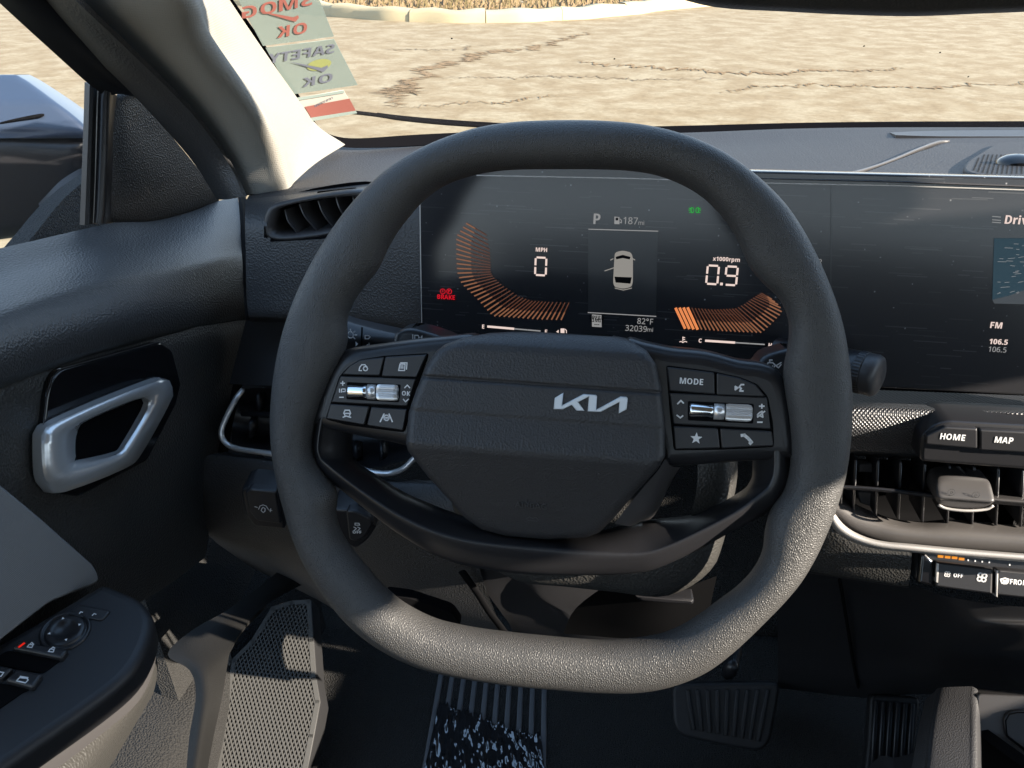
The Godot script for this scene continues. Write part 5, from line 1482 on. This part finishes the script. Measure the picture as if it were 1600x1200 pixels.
# ------------------------------------------------------------------ steering column and stalks
func column():
	var wf := fr([1,0,0,0,.9272,-.3746,0,.3746,.9272,-.0403,.9202,-.5134])
	var c := thing("steering_column", "grained black steering column cover behind the wheel", "steering column", wf)
	var cc := vv([.0218,-.05])
	var o := curve2(v2([-.0892,-.0131,-.0769,.015,-.0413,.0282,.0119,.0334,.0729,.0338,.1037,.0228,.1146,-.0071,.1186,-.0421,.1159,-.069,.1121,-.0927,.1068,-.1085,.0931,-.1226,.0739,-.1318,.0428,-.1312,.0045,-.1308,-.0322,-.1292,-.0634,-.1079,-.0817,-.0677]), 3)
	var sh := func(k: float, z: float) -> PackedVector3Array:
		var out := PackedVector3Array()
		for p in rayed(o, cc, 80, 0.0):
			out.append(Vector3(cc.x + (p.x - cc.x) * k, cc.y + (p.y - cc.y) * k, z))
		return out
	part(c, "cover", loops([sh.call(0.70, -0.030), sh.call(0.86, -0.034), sh.call(0.95, -0.042), sh.call(0.99, -0.054), sh.call(1.0, -0.07), sh.call(0.99, -0.10), sh.call(0.96, -0.16)]), M["coarse"])
	part(c, "tilt_lever", plate(rounded(v2([.0543,-.1369,.0968,-.1354,.0967,-.1401,.0771,-.1411,.0591,-.1411]), 0.002), -0.10, -0.07, 0.003), M["satin"])
	part(c, "lower_bracket", skin([
		[.04,-.1325,-.09,.0776,-.1385,-.09,.1132,-.1231,-.09],
		[.0122,-.167,-.12,.0713,-.1711,-.12,.1136,-.1567,-.12],
		[.002,-.1992,-.15,.0737,-.197,-.15,.1183,-.187,-.15]], 4, 4), M["deep"])
	var sf := fr([1,0,0,0,.9659,-.2588,0,.2588,.9659,-.1689,.9373,-.5665])
	var left := thing("light_stalk", "left stalk with headlamp symbols between the wheel rim and pod", "stalk", sf)
	part(left, "body", cushion(rounded(v2([-.0434,.0121,-.0274,.0077,-.0155,.0057,.0072,.0022,.0271,.0004,.0276,-.0238,-.0435,-.0287]), 0.003), [-1.0, vv([-.0181,-.0156]).y, vv([-.0182,-.002]).y, vv([-.0183,.0091]).y, 1.0], [-0.012, -0.004, 0.0, -0.010, -0.012], 0.003, -0.03, 16, 20), M["button"])
	part(left, "collar", cushion(curve2(v2([.0065,.001,.0109,.0057,.0163,.0074,.0243,.007,.0386,.0035,.0485,-.0007,.0529,-.0146,.0285,-.023,.0068,-.0199]), 3), [-1.0, vv([-.0182,-.0088]).y, vv([-.0182,.0002]).y, 1.0], [0.003, 0.003, 0.0, -0.012], 0.004, -0.03, 16, 16), M["satin"])
	part(left, "seam", strokes([[-.0155,.0062,-.0159,-.01]], 0.0012, 0.0006), M["deep"])
	var ink: Material = M["ink"]
	part(left, "lamp_symbol", strokes([ring_line(vv([-.0237,.0008]), 0.0022, 10), [-.0237,.0048,-.0237,.0039], [-.0269,.0032,-.026,.0024], [-.0205,.0036,-.0214,.0027], [-.0191,.001,-.0205,.001], [-.0274,-.0022,-.0264,-.0012], [-.0205,-.0017,-.0214,-.0009], [-.0132,.001,-.0132,-.0013,-.0109,-.0011,-.0095,.0003,-.0109,.0011,-.0132,.001], [-.0122,-.0062,-.0113,-.0052], [-.0104,-.0042,-.0104,-.0074], [-.009,-.006,-.0077,-.0059]], 0.0007, 0.0008), ink)
	part(left, "arrow_symbol", fill([[-.02,-.0035,-.0182,-.0052,-.02,-.0071]], 0.0008), ink)
	part(left, "lamp_symbol", strokes([[.0212,.0042,.0213,.0006], [.0226,.0038,.0226,.0012,.0249,.0009,.0257,.0027,.0248,.004,.0226,.0038]], 0.0008, 0.0042), ink)
	part(left, "lamp_symbol", fill([[.0266,.0027,.0279,.0046,.028,.0011]], 0.0042), ink)
	# wiper stalk: its capped end shows beyond the rim
	var ax := Vector3(0.83, 0.06, 0.55).normalized()
	var cap_at := v3([.1693,.9135,-.6074])[0]
	var right := thing("wiper_stalk", "right stalk with a round grey end cap beside the screen", "stalk", aim(cap_at, ax))
	part(right, "end_cap", turned([-0.006, 0.0148, 0.0, 0.0150, 0.0022, 0.0140, 0.0036, 0.011, 0.0042, 0.006, 0.0044, 0.0003], 32), M["satin_grey"])
	part(right, "barrel", turned([-0.030, 0.0, -0.030, 0.0142, -0.012, 0.0146, -0.0065, 0.0146, -0.006, 0.0, ], 32), M["satin"])
	part(right, "grip_ring", turned([-0.0125, 0.0145, -0.0120, 0.0152, -0.0070, 0.0152, -0.0064, 0.0145], 80, 1, 0.02), M["button"])
	part(right, "rod", turned([-0.075, 0.010, -0.03, 0.0115], 20), M["satin"])
	part(right, "mark", plate(v2([-0.003, -0.001, 0.003, -0.001, 0.003, 0.003, -0.003, 0.003]), 0.0, 0.0004, 0.0002, 1), ink, Transform3D(Basis(Vector3(0, 1, 0), 0.0), Vector3(-0.0, 0.0, -0.02)) * Transform3D(Basis(Vector3(0, 0, 1), 2.7), Vector3.ZERO) * Transform3D(Basis(Vector3(0, 1, 0), PI / 2), Vector3(0.0145, 0, 0)))
	var sr := thing("wiper_stalk_root", "root of the right stalk with a wiper symbol above the right pod", "stalk", sf)
	part(sr, "body", cushion(curve2(v2([.2395,-.0158,.2508,-.0042,.2551,.0025,.2629,.0064,.274,.0088,.283,.0001,.2763,-.0132,.2563,-.0189]), 3), [-1.0, vv([.2594,-.0079]).y, vv([.2583,.0027]).y, 1.0], [0.0, 0.0, -0.003, -0.008], 0.004, -0.03, 16, 16), M["satin"])
	part(sr, "wiper_symbol", strokes([[.2576,-.002,.2586,.0002,.2614,.0003,.2632,-.0012,.2622,-.0034,.2593,-.0036,.2576,-.002], [.2598,.0002,.2592,.0019,.2608,.002], [.2596,-.0023,.2602,-.0044], [.2616,-.0018,.2615,-.0044], [.2637,-.0016,.2667,.0007], [.2641,-.002,.2654,-.0028,.2668,-.0006]], 0.0008, 0.0012), ink)

func console():
	var cf := fr([.9935,.0658,.0931,0,.8165,-.5773,-.114,.5736,.8112,.3304,.5782,-.6332])
	var c := thing("centre_console", "black centre console corner with a pale worn edge in the bottom right", "console")
	part(c, "side_rail", skin([
		[.2877,.5672,-.6612,.2694,.572,-.6158,.2475,.5703,-.5551],
		[.2928,.5819,-.6581,.2753,.5848,-.6118,.2552,.5788,-.5493],
		[.2949,.5862,-.6572,.2788,.5874,-.6114,.2591,.5814,-.5477],
		[.3161,.5895,-.6585,.3027,.5898,-.6126,.286,.584,-.5495],
		[.3199,.5883,-.6596,.3069,.5891,-.6139,.2903,.5832,-.5508],
		[.3277,.5735,-.6701,.316,.5746,-.6259,.2994,.5705,-.5625]], 5, 5, 0.004), M["pad"])
	part(c, "tray_panel", plate(rounded(v2([-.0125,.023,.0741,.0297,.0836,-.0608,.0253,-.0334,-.011,-.01]), 0.004), -0.03, 0.0, 0.0015), M["satin_grey"], cf)
	part(c, "charging_lid", plate(rounded(v2([.0077,.0048,.0112,.0116,.0191,.0142,.0731,.0186,.0731,-.0412,.0293,-.0217,.0094,-.0087]), 0.004), 0.0, 0.004, 0.002), M["button"], cf)
	part(c, "lid_seam", strokes([[.0728,.0171,.0189,.0122,.0124,.0098,.0095,.0041,.0106,-.0079,.03,-.0204]], 0.0012, 0.0045), M["deep"], cf)
	part(c, "tunnel", skin([
		[.26,.25,-.74, .25,.25,-.4, .22,.25,.1, .22,.25,.6],
		[.275,.42,-.72, .255,.45,-.4, .205,.50,.1, .205,.50,.6],
		[.30,.46,-.70, .28,.50,-.4, .23,.54,.1, .23,.54,.6],
		[.42,.49,-.76, .43,.53,-.4, .43,.54,.1, .43,.54,.6],
		[.46,.25,-.80, .46,.25,-.4, .46,.25,.1, .46,.25,.6]], 4, 4), M["soft_black"])
	part(c, "front_wall", skin([
		[.3179,.5703,-.6273,.3423,.5767,-.5888,.3753,.5918,-.5331],
		[.3429,.4628,-.6435,.3835,.444,-.6169,.4334,.4459,-.5796]], 4, 4, 0.01), M["deep"])

# ------------------------------------------------------------------ steering wheel
func cyc(a: Array, t: float) -> float:
	var n := a.size()
	var i := int(floor(t))
	return cat1(a[(i - 1 + n) % n], a[i % n], a[(i + 1) % n], a[(i + 2) % n], t - floor(t))

func wheel_rim(c: Array, ro: Array, ri: Array) -> ArrayMesh:
	var g := []
	var n := 288
	for k in n:
		var t := float(k) / n * ro.size()
		var o := cyc(ro, t)
		var i := cyc(ri, t)
		var d := Vector2(cos(TAU * k / n), sin(TAU * k / n))
		var col := PackedVector3Array()
		for q in 29:
			var a := TAU * q / 28
			var ca := cos(a)
			var sa := sin(a)
			var e := 0.9
			var rr := (o + i) * 0.5 + (o - i) * 0.5 * signf(ca) * pow(absf(ca), e)
			col.append(Vector3(c[0] + d.x * rr, c[1] + d.y * rr, 0.0175 * signf(sa) * pow(absf(sa), e)))
		g.append(col)
	var st := st_new()
	st.set_smooth_group(1)
	for k in n:
		var j := (k + 1) % n
		for q in 28:
			quad(st, g[k][q], g[j][q], g[j][q + 1], g[k][q + 1])
	return done(st)

func steering_wheel():
	var wf := fr([1,0,0,0,.9272,-.3746,0,.3746,.9272,-.0403,.9202,-.5134])
	var w := thing("steering_wheel", "black leather steering wheel with flattened bottom, airbag cover and switch pods", "steering wheel", wf)
	part(w, "rim", wheel_rim([-.0069,-.0013],[.1829,.1828,.1829,.1833,.184,.1846,.1853,.1865,.188,.1893,.1896,.1896,.1893,.188,.1863,.1843,.1822,.1805,.1795,.1794,.1802,.1813,.1823,.183,.1836,.1839,.1837,.1829,.182,.1811,.1805,.1802,.1804,.1809,.1814,.1818,.1825,.1835,.1846,.1856,.1869,.1886,.1906,.1924,.1936,.1946,.1954,.195,.1936,.1913,.188,.1847,.1821,.1805,.1797,.18,.1816,.184,.1871,.1895,.1908,.1909,.1893,.1875,.1863,.1863,.1865,.1859,.1849,.1843,.1839,.1834],[.1467,.1447,.1435,.1454,.151,.1554,.1555,.1516,.1503,.1539,.1574,.1598,.1609,.1604,.1589,.1563,.1538,.1517,.1506,.1506,.1517,.1534,.1552,.1565,.157,.1555,.1525,.1496,.1461,.1429,.144,.1452,.1444,.1397,.1398,.1437,.148,.1528,.1575,.1594,.1555,.1522,.1595,.1622,.1618,.1614,.1619,.1619,.1604,.1582,.1548,.1518,.1493,.1478,.1472,.1477,.1492,.1515,.1537,.1564,.1588,.1597,.1594,.1594,.1606,.1606,.158,.1518,.1492,.1516,.1512,.1491]), M["leather"])
	# lower spoke: a broad band looping under the airbag cover
	part(w, "lower_spoke", skin([
		[-.1633,-.0055,-.022,-.1645,-.0319,-.022,-.1616,-.047,-.022,-.1544,-.0575,-.022,-.1415,-.0661,-.022,-.1221,-.0791,-.022,-.0992,-.0925,-.022,-.0744,-.1044,-.022,-.0434,-.1103,-.022,-.011,-.1107,-.022,.0208,-.1085,-.022,.05,-.104,-.022,.0663,-.099,-.022,.0901,-.0857,-.022,.1083,-.073,-.022,.1287,-.0594,-.022,.1365,-.0517,-.022,.1405,-.0418,-.022,.1412,-.0313,-.022,.1397,-.0129,-.022],
		[-.1625,-.0041,-.008,-.1657,-.0343,-.008,-.1639,-.048,-.008,-.1573,-.0569,-.008,-.1429,-.0657,-.008,-.1225,-.0795,-.008,-.1001,-.0931,-.008,-.0736,-.1049,-.008,-.0434,-.1098,-.008,-.0096,-.11,-.008,.0215,-.1074,-.008,.0512,-.1033,-.008,.0679,-.0979,-.008,.0919,-.0839,-.008,.1104,-.0711,-.008,.131,-.0574,-.008,.1386,-.0498,-.008,.1433,-.0408,-.008,.1443,-.0286,-.008,.1428,-.0106,-.008],
		[-.1568,-.0028,.001,-.1604,-.0326,.001,-.1586,-.0443,.001,-.1531,-.0515,.001,-.1367,-.0612,.001,-.1159,-.0743,.001,-.094,-.0856,.001,-.0698,-.094,.001,-.0443,-.098,.001,-.0094,-.0985,.001,.0253,-.0973,.001,.0534,-.0938,.001,.0686,-.0887,.001,.0899,-.0764,.001,.1108,-.0628,.001,.1299,-.049,.001,.1348,-.0438,.001,.138,-.0355,.001,.1389,-.0274,.001,.1374,-.0097,.001],
		[-.1532,-.0023,.004,-.1568,-.0319,.004,-.1556,-.0411,.004,-.1515,-.0458,.004,-.1329,-.0586,.004,-.1109,-.0716,.004,-.0892,-.0815,.004,-.0678,-.0875,.004,-.046,-.0898,.004,-.0096,-.0906,.004,.029,-.0899,.004,.0549,-.0875,.004,.0704,-.0819,.004,.0893,-.0713,.004,.1123,-.0563,.004,.1288,-.0413,.004,.1318,-.0358,.004,.1329,-.0294,.004,.1326,-.0215,.004,.1316,-.0097,.004],
		[-.1512,-.0025,.001,-.1552,-.0322,.001,-.154,-.0414,.001,-.1495,-.0461,.001,-.1321,-.0575,.001,-.1101,-.0696,.001,-.0883,-.0791,.001,-.0669,-.0848,.001,-.0449,-.0875,.001,-.01,-.0881,.001,.0267,-.0876,.001,.0532,-.0851,.001,.0688,-.08,.001,.0878,-.0697,.001,.1102,-.0551,.001,.1261,-.0409,.001,.1296,-.0354,.001,.131,-.0293,.001,.1308,-.0221,.001,.1298,-.0103,.001],
		[-.1398,-.0205,-.016,-.1419,-.0336,-.016,-.1411,-.0423,-.016,-.1387,-.0473,-.016,-.1327,-.0516,-.016,-.1205,-.058,-.016,-.1047,-.0667,-.016,-.0883,-.0727,-.016,-.0702,-.078,-.016,-.0375,-.0855,-.016,.0134,-.0861,-.016,.0481,-.0761,-.016,.0642,-.0713,-.016,.0863,-.0668,-.016,.1019,-.0592,-.016,.1189,-.0469,-.016,.1232,-.0408,-.016,.1244,-.0357,-.016,.1242,-.0283,-.016,.1234,-.0132,-.016],
		[-.1434,-.023,-.034,-.1456,-.0365,-.034,-.1448,-.045,-.034,-.1423,-.0493,-.034,-.1367,-.0533,-.034,-.1246,-.0595,-.034,-.1079,-.0684,-.034,-.0914,-.0741,-.034,-.0728,-.0797,-.034,-.04,-.0866,-.034,.0124,-.0872,-.034,.0472,-.077,-.034,.0639,-.0725,-.034,.0862,-.068,-.034,.1019,-.0606,-.034,.1191,-.0484,-.034,.1232,-.0426,-.034,.1245,-.0382,-.034,.1243,-.0314,-.034,.1235,-.0158,-.034]], 5, 3), M["satin"])
	# switch pods
	pod(w, "left_pod", v2([-.1504,.0209,-.1417,.029,-.1223,.0335,-.1002,.0378,-.0795,.0411,-.0589,.0432,-.0663,.0281,-.0779,.0109,-.0844,-.0103,-.0893,-.0302,-.1139,-.0292,-.1398,-.0261,-.1598,-.0234,-.1636,-.0169,-.1602,-.0023,-.1552,.0118]), 0.004)
	pod(w, "right_pod", v2([.0377,.0468,.0497,.0456,.0655,.0434,.087,.0424,.1065,.0385,.12,.0375,.1302,.0338,.1367,.0245,.1409,.0102,.1439,-.0034,.1458,-.0171,.1423,-.0206,.1096,-.0252,.0709,-.0311,.0629,-.0297,.0526,.0038,.0428,.0312]), 0.004)
	left_switches(w)
	right_switches(w)
	# airbag cover
	var po := v2([-.0802,.0322,-.0747,.037,-.064,.0417,-.0528,.0443,-.0353,.0462,.0015,.0477,.0284,.0478,.0402,.0458,.0502,.0406,.0561,.0332,.0602,.0198,.0642,-.0039,.0655,-.0223,.0607,-.0318,.0508,-.0454,.0362,-.0676,.0285,-.0776,.0208,-.082,-.005,-.086,-.0313,-.0863,-.0479,-.0829,-.0586,-.0756,-.0674,-.0648,-.0819,-.0483,-.0943,-.0312,-.0954,-.026,-.0951,-.0068,-.0912,.0069,-.0854,.0231])
	var pv: Array = [-1.0, vv([-.009,-.0924]).y, vv([-.0093,-.0874]).y, vv([-.0129,-.028]).y, vv([-.0131,-.0247]).y, vv([-.0143,-.0051]).y, vv([-.0144,-.0035]).y, vv([-.0155,.0152]).y, vv([-.0168,.0353]).y, vv([-.017,.0393]).y, vv([-.0175,.0474]).y, 1.0]
	var pad := part(w, "airbag_cover", cushion(po, pv, [-0.006, -0.006, -0.003, 0.0215, 0.0222, 0.0192, 0.0198, 0.0188, 0.0172, 0.0158, 0.007, 0.007], 0.006, -0.03, 60, 150, [[vv([-.0138,.0164]).y, 0.0011, 0.0024]]), M["pad"])
	part(pad, "badge", plate(v2([-.0037,.0022,-.0034,.0091,.0016,.0126,.0013,.0049,.0138,.0126,.0214,.0127,.0222,.0117,.0221,.0037,.0362,.0127,.0398,.0128,.0406,.012,.0405,.0052,.0357,.0023,.0357,.0093,.0249,.0025,.017,.0023,.0172,.0114,.0111,.0076,.0151,.0025,.0102,.0023,.0072,.0055,.0022,.0025]), 0.015, 0.0206, 0.0004, 1), M["badge"])
	var at := v2([-.015,-.0612,-.014,-.0701])
	var lean := Basis(Vector3.RIGHT, 0.41)
	part(pad, "lettering", letters("AIRBAG", 0.0042, 0.0008, false), M["faint_ink"], Transform3D(lean, Vector3(at[0].x, at[0].y, pad_depth(at[0].y, pv) + 0.0004)))
	part(pad, "seat_symbol", strokes([[-0.004, -0.001, -0.002, 0.0012, 0.0, 0.0, 0.002, 0.0012, 0.004, -0.001], [-0.003, -0.0018, 0.003, -0.0018]], 0.0007, 0.0), M["faint_ink"], Transform3D(lean, Vector3(at[1].x, at[1].y, pad_depth(at[1].y, pv) + 0.0006)))
	# wedge under the cover's right lower edge, and the hub behind it
	part(w, "cover_flank", skin([
		[.066,-.0239,.012,.0613,-.0333,.01,.0514,-.0478,.006,.0377,-.0694,.002],
		[.0698,-.0297,.004,.0651,-.0393,.002,.0578,-.0591,-.002,.0478,-.0716,-.004],
		[.0763,-.0328,-.012,.0714,-.0426,-.014,.0618,-.0665,-.016,.0539,-.0709,-.016],
		[.0782,-.0349,-.03,.0731,-.0447,-.03,.0639,-.0686,-.03,.0558,-.0728,-.03]], 4, 4), M["satin_grey"])
	part(w, "hub", turned([-0.05, 0.06, -0.02, 0.062, -0.012, 0.05, -0.010, 0.0], 36), M["deep"], Transform3D(Basis(), Vector3(vv([-.0119,-.0254]).x, vv([-.0119,-.0254]).y, -0.012)))

func pad_depth(v: float, pv: Array) -> float:
	return lerpf(-0.003, 0.0215, clampf((v - pv[2]) / (pv[3] - pv[2]), 0, 1))

func pod(w: Node3D, called: String, o: PackedVector2Array, top: float):
	part(w, called, plate(curve2(ccw(o), 4), -0.024, top, 0.009, 6), M["satin"])

func key(parent: Node, o: Array, z := 0.0072) -> MeshInstance3D:
	return part(parent, "button", plate(rounded(v2(o), 0.0010, 3), 0.0, z, 0.0007, 2), M["button"])

func left_switches(w: Node3D):
	var p := part(w, "left_switch_panel", plate(rounded(v2([-.1523,-.0167,-.1441,.0117,-.138,.0187,-.131,.0233,-.1152,.0268,-.0866,.0303,-.0868,.027,-.0933,.0061,-.0995,-.0215,-.113,-.0209,-.1385,-.0195]), 0.002), -0.002, 0.0052, 0.0006, 2), M["deep"])
	var ink: Material = M["ink"]
	var z := 0.0076
	var a := key(p, [-.1418,.0132,-.1366,.0194,-.1304,.0232,-.1146,.0259,-.117,.0141])
	part(a, "symbol", strokes([[-.1304,.0165,-.13,.0186,-.1288,.0203,-.1267,.0205,-.1254,.0193], [-.1304,.0165,-.1287,.0166], ring_line(vv([-.1262,.018]), 0.0014, 8)], 0.0007, z), ink)
	var b := key(p, [-.1138,.0262,-.0869,.0295,-.0928,.0145,-.1157,.0138])
	part(b, "symbol", strokes([[-.1045,.0183,-.1038,.0224,-.1005,.0226,-.1007,.0185,-.1045,.0183], [-.1034,.0232,-.0993,.0235,-.0995,.0194], [-.1033,.0212,-.1017,.0213], [-.1033,.02,-.1016,.0201]], 0.0007, z), ink)
	var m := part(p, "roller_plate", plate(rounded(v2([-.143,.0121,-.0932,.0137,-.0981,-.0043,-.1483,-.0054]), 0.001, 3), 0.0, 0.0066, 0.0007, 2), M["button"])
	part(m, "symbol", strokes([[-.1422,.0075,-.1397,.0077], [-.141,.0088,-.1409,.0063], [-.1427,-.0016,-.1401,-.0014], [-.1429,.0037,-.1428,.0017], [-.1416,.0038,-.1416,.0018], [-.1408,.0039,-.1391,.004,-.139,.0024,-.1407,.0022], [-.1002,.0075,-.0986,.0093,-.0969,.0077], [-.1007,.0001,-.0993,-.0014,-.0974,.0004]], 0.0007, 0.0070), ink)
	word(m, "lettering", "OK", v2([-.0992,.0039]), 0.0020, 0.0070, ink, true)
	part(m, "roller_slot", fill([rounded(v2([-.1382,.0085,-.1029,.0093,-.1036,-.0022,-.1382,-.0026]), 0.001)], 0.0068), M["deep"])
	roller(m, vv([-.1375,.0028]), vv([-.1039,.0039]), vv([-.1378,.0078]))
	var c := key(p, [-.1486,-.0062,-.1228,-.0063,-.1256,-.0183,-.1512,-.016])
	part(c, "symbol", strokes([[-.1393,-.0117,-.1385,-.0096,-.1356,-.0094,-.1346,-.0114,-.1393,-.0117], [-.1388,-.0121,-.1384,-.0129], [-.135,-.0118,-.1354,-.0127], [-.1396,-.0142,-.1375,-.0133,-.1345,-.0139]], 0.0008, z), ink)
	var d := key(p, [-.1215,-.0064,-.098,-.0061,-.0999,-.02,-.1239,-.0185])
	part(d, "symbol", strokes([ring_line(vv([-.111,-.0125]), 0.0017, 10), [-.1126,-.0127,-.1093,-.0124], [-.115,-.0153,-.1127,-.0102], [-.1094,-.01,-.1071,-.0147]], 0.0009, z), ink)

func right_switches(w: Node3D):
	var p := part(w, "right_switch_panel", plate(rounded(v2([.0626,.0324,.0921,.0304,.1076,.028,.1181,.0244,.1248,.0174,.129,.002,.131,-.0131,.1007,-.0171,.071,-.0198,.0665,.0054]), 0.002), -0.002, 0.0052, 0.0006, 2), M["deep"])
	var ink: Material = M["ink"]
	var z := 0.0076
	var a := key(p, [.063,.0316,.0916,.03,.0929,.0169,.0656,.017])
	word(a, "lettering", "MODE", v2([.0782,.0238]), 0.0036, z, ink, true)
	var b := key(p, [.0931,.0297,.107,.0277,.1167,.0244,.123,.0175,.0941,.0166])
	part(b, "symbol", strokes([[.1047,.0225,.1048,.0206,.1062,.0218,.1047,.0225], [.1095,.024,.108,.0239,.107,.0223,.1082,.0216,.1075,.02,.1094,.0201]], 0.0010, z), ink)
	var m := part(p, "roller_plate", plate(rounded(v2([.0656,.0158,.1241,.0172,.1279,-.0021,.0694,-.0033]), 0.001, 3), 0.0, 0.0066, 0.0007, 2), M["button"])
	part(m, "symbol", strokes([[.0711,.0095,.0729,.0116,.0745,.0102], [.0712,.0024,.0733,.001,.0747,.0023], [.1199,.0115,.1226,.0117], [.1212,.0127,.1214,.0104], [.1196,.0017,.1222,.0019], [.1192,.0063,.1203,.0076,.1217,.0085,.1224,.005,.1208,.0057,.1193,.0056,.1192,.0063], [.1193,.0048,.1232,.0086]], 0.0009, 0.0070), ink)
	part(m, "roller_slot", fill([rounded(v2([.0772,.0115,.1165,.0127,.1171,.0006,.078,-.0003]), 0.001)], 0.0068), M["deep"])
	roller(m, vv([.0784,.0061]), vv([.1162,.0068]), vv([.078,.0112]))
	var c := key(p, [.0694,-.0045,.0964,-.0039,.0985,-.016,.0716,-.0187])
	var sc := vv([.0838,-.0109])
	var star := PackedVector2Array()
	for k in 10:
		var r := 0.0038 if k % 2 == 0 else 0.0016
		star.append(sc + Vector2(sin(TAU * k / 10), cos(TAU * k / 10)) * r)
	part(c, "symbol", fill([star], z), ink)
	var d := key(p, [.0976,-.0038,.1284,-.0032,.1303,-.0121,.0996,-.0159])
	part(d, "symbol", strokes([[.1108,-.007,.1123,-.0067,.1147,-.0085,.1168,-.0107,.1161,-.0115]], 0.0019, z), ink)

func roller(m: Node3D, a: Vector2, b: Vector2, top: Vector2):
	var r := a.distance_to(top) * 1.02
	var dir := Vector3(b.x - a.x, b.y - a.y, 0)
	var l := dir.length()
	var xf := aim(Vector3(a.x, a.y, 0.0052), dir)
	part(m, "tilt_roller", turned([0.0, 0.0, 0.0, r * 0.82, l * 0.03, r * 0.95, l * 0.30, r * 0.80, l * 0.37, r * 0.98, l * 0.38, r * 0.7], 14), M["chrome"], xf)
	part(m, "roller_band", turned([l * 0.385, r * 0.8, l * 0.39, r, l * 0.55, r, l * 0.555, r * 0.8], 28), M["silver"], xf)
	part(m, "knurled_roller", turned([l * 0.56, r * 0.7, l * 0.58, r * 0.98, l * 0.63, r * 1.06, l * 0.92, r * 1.06, l * 0.98, r * 0.96, l, r * 0.7, l, 0.0], 60, 1, 0.09), M["silver"], xf)
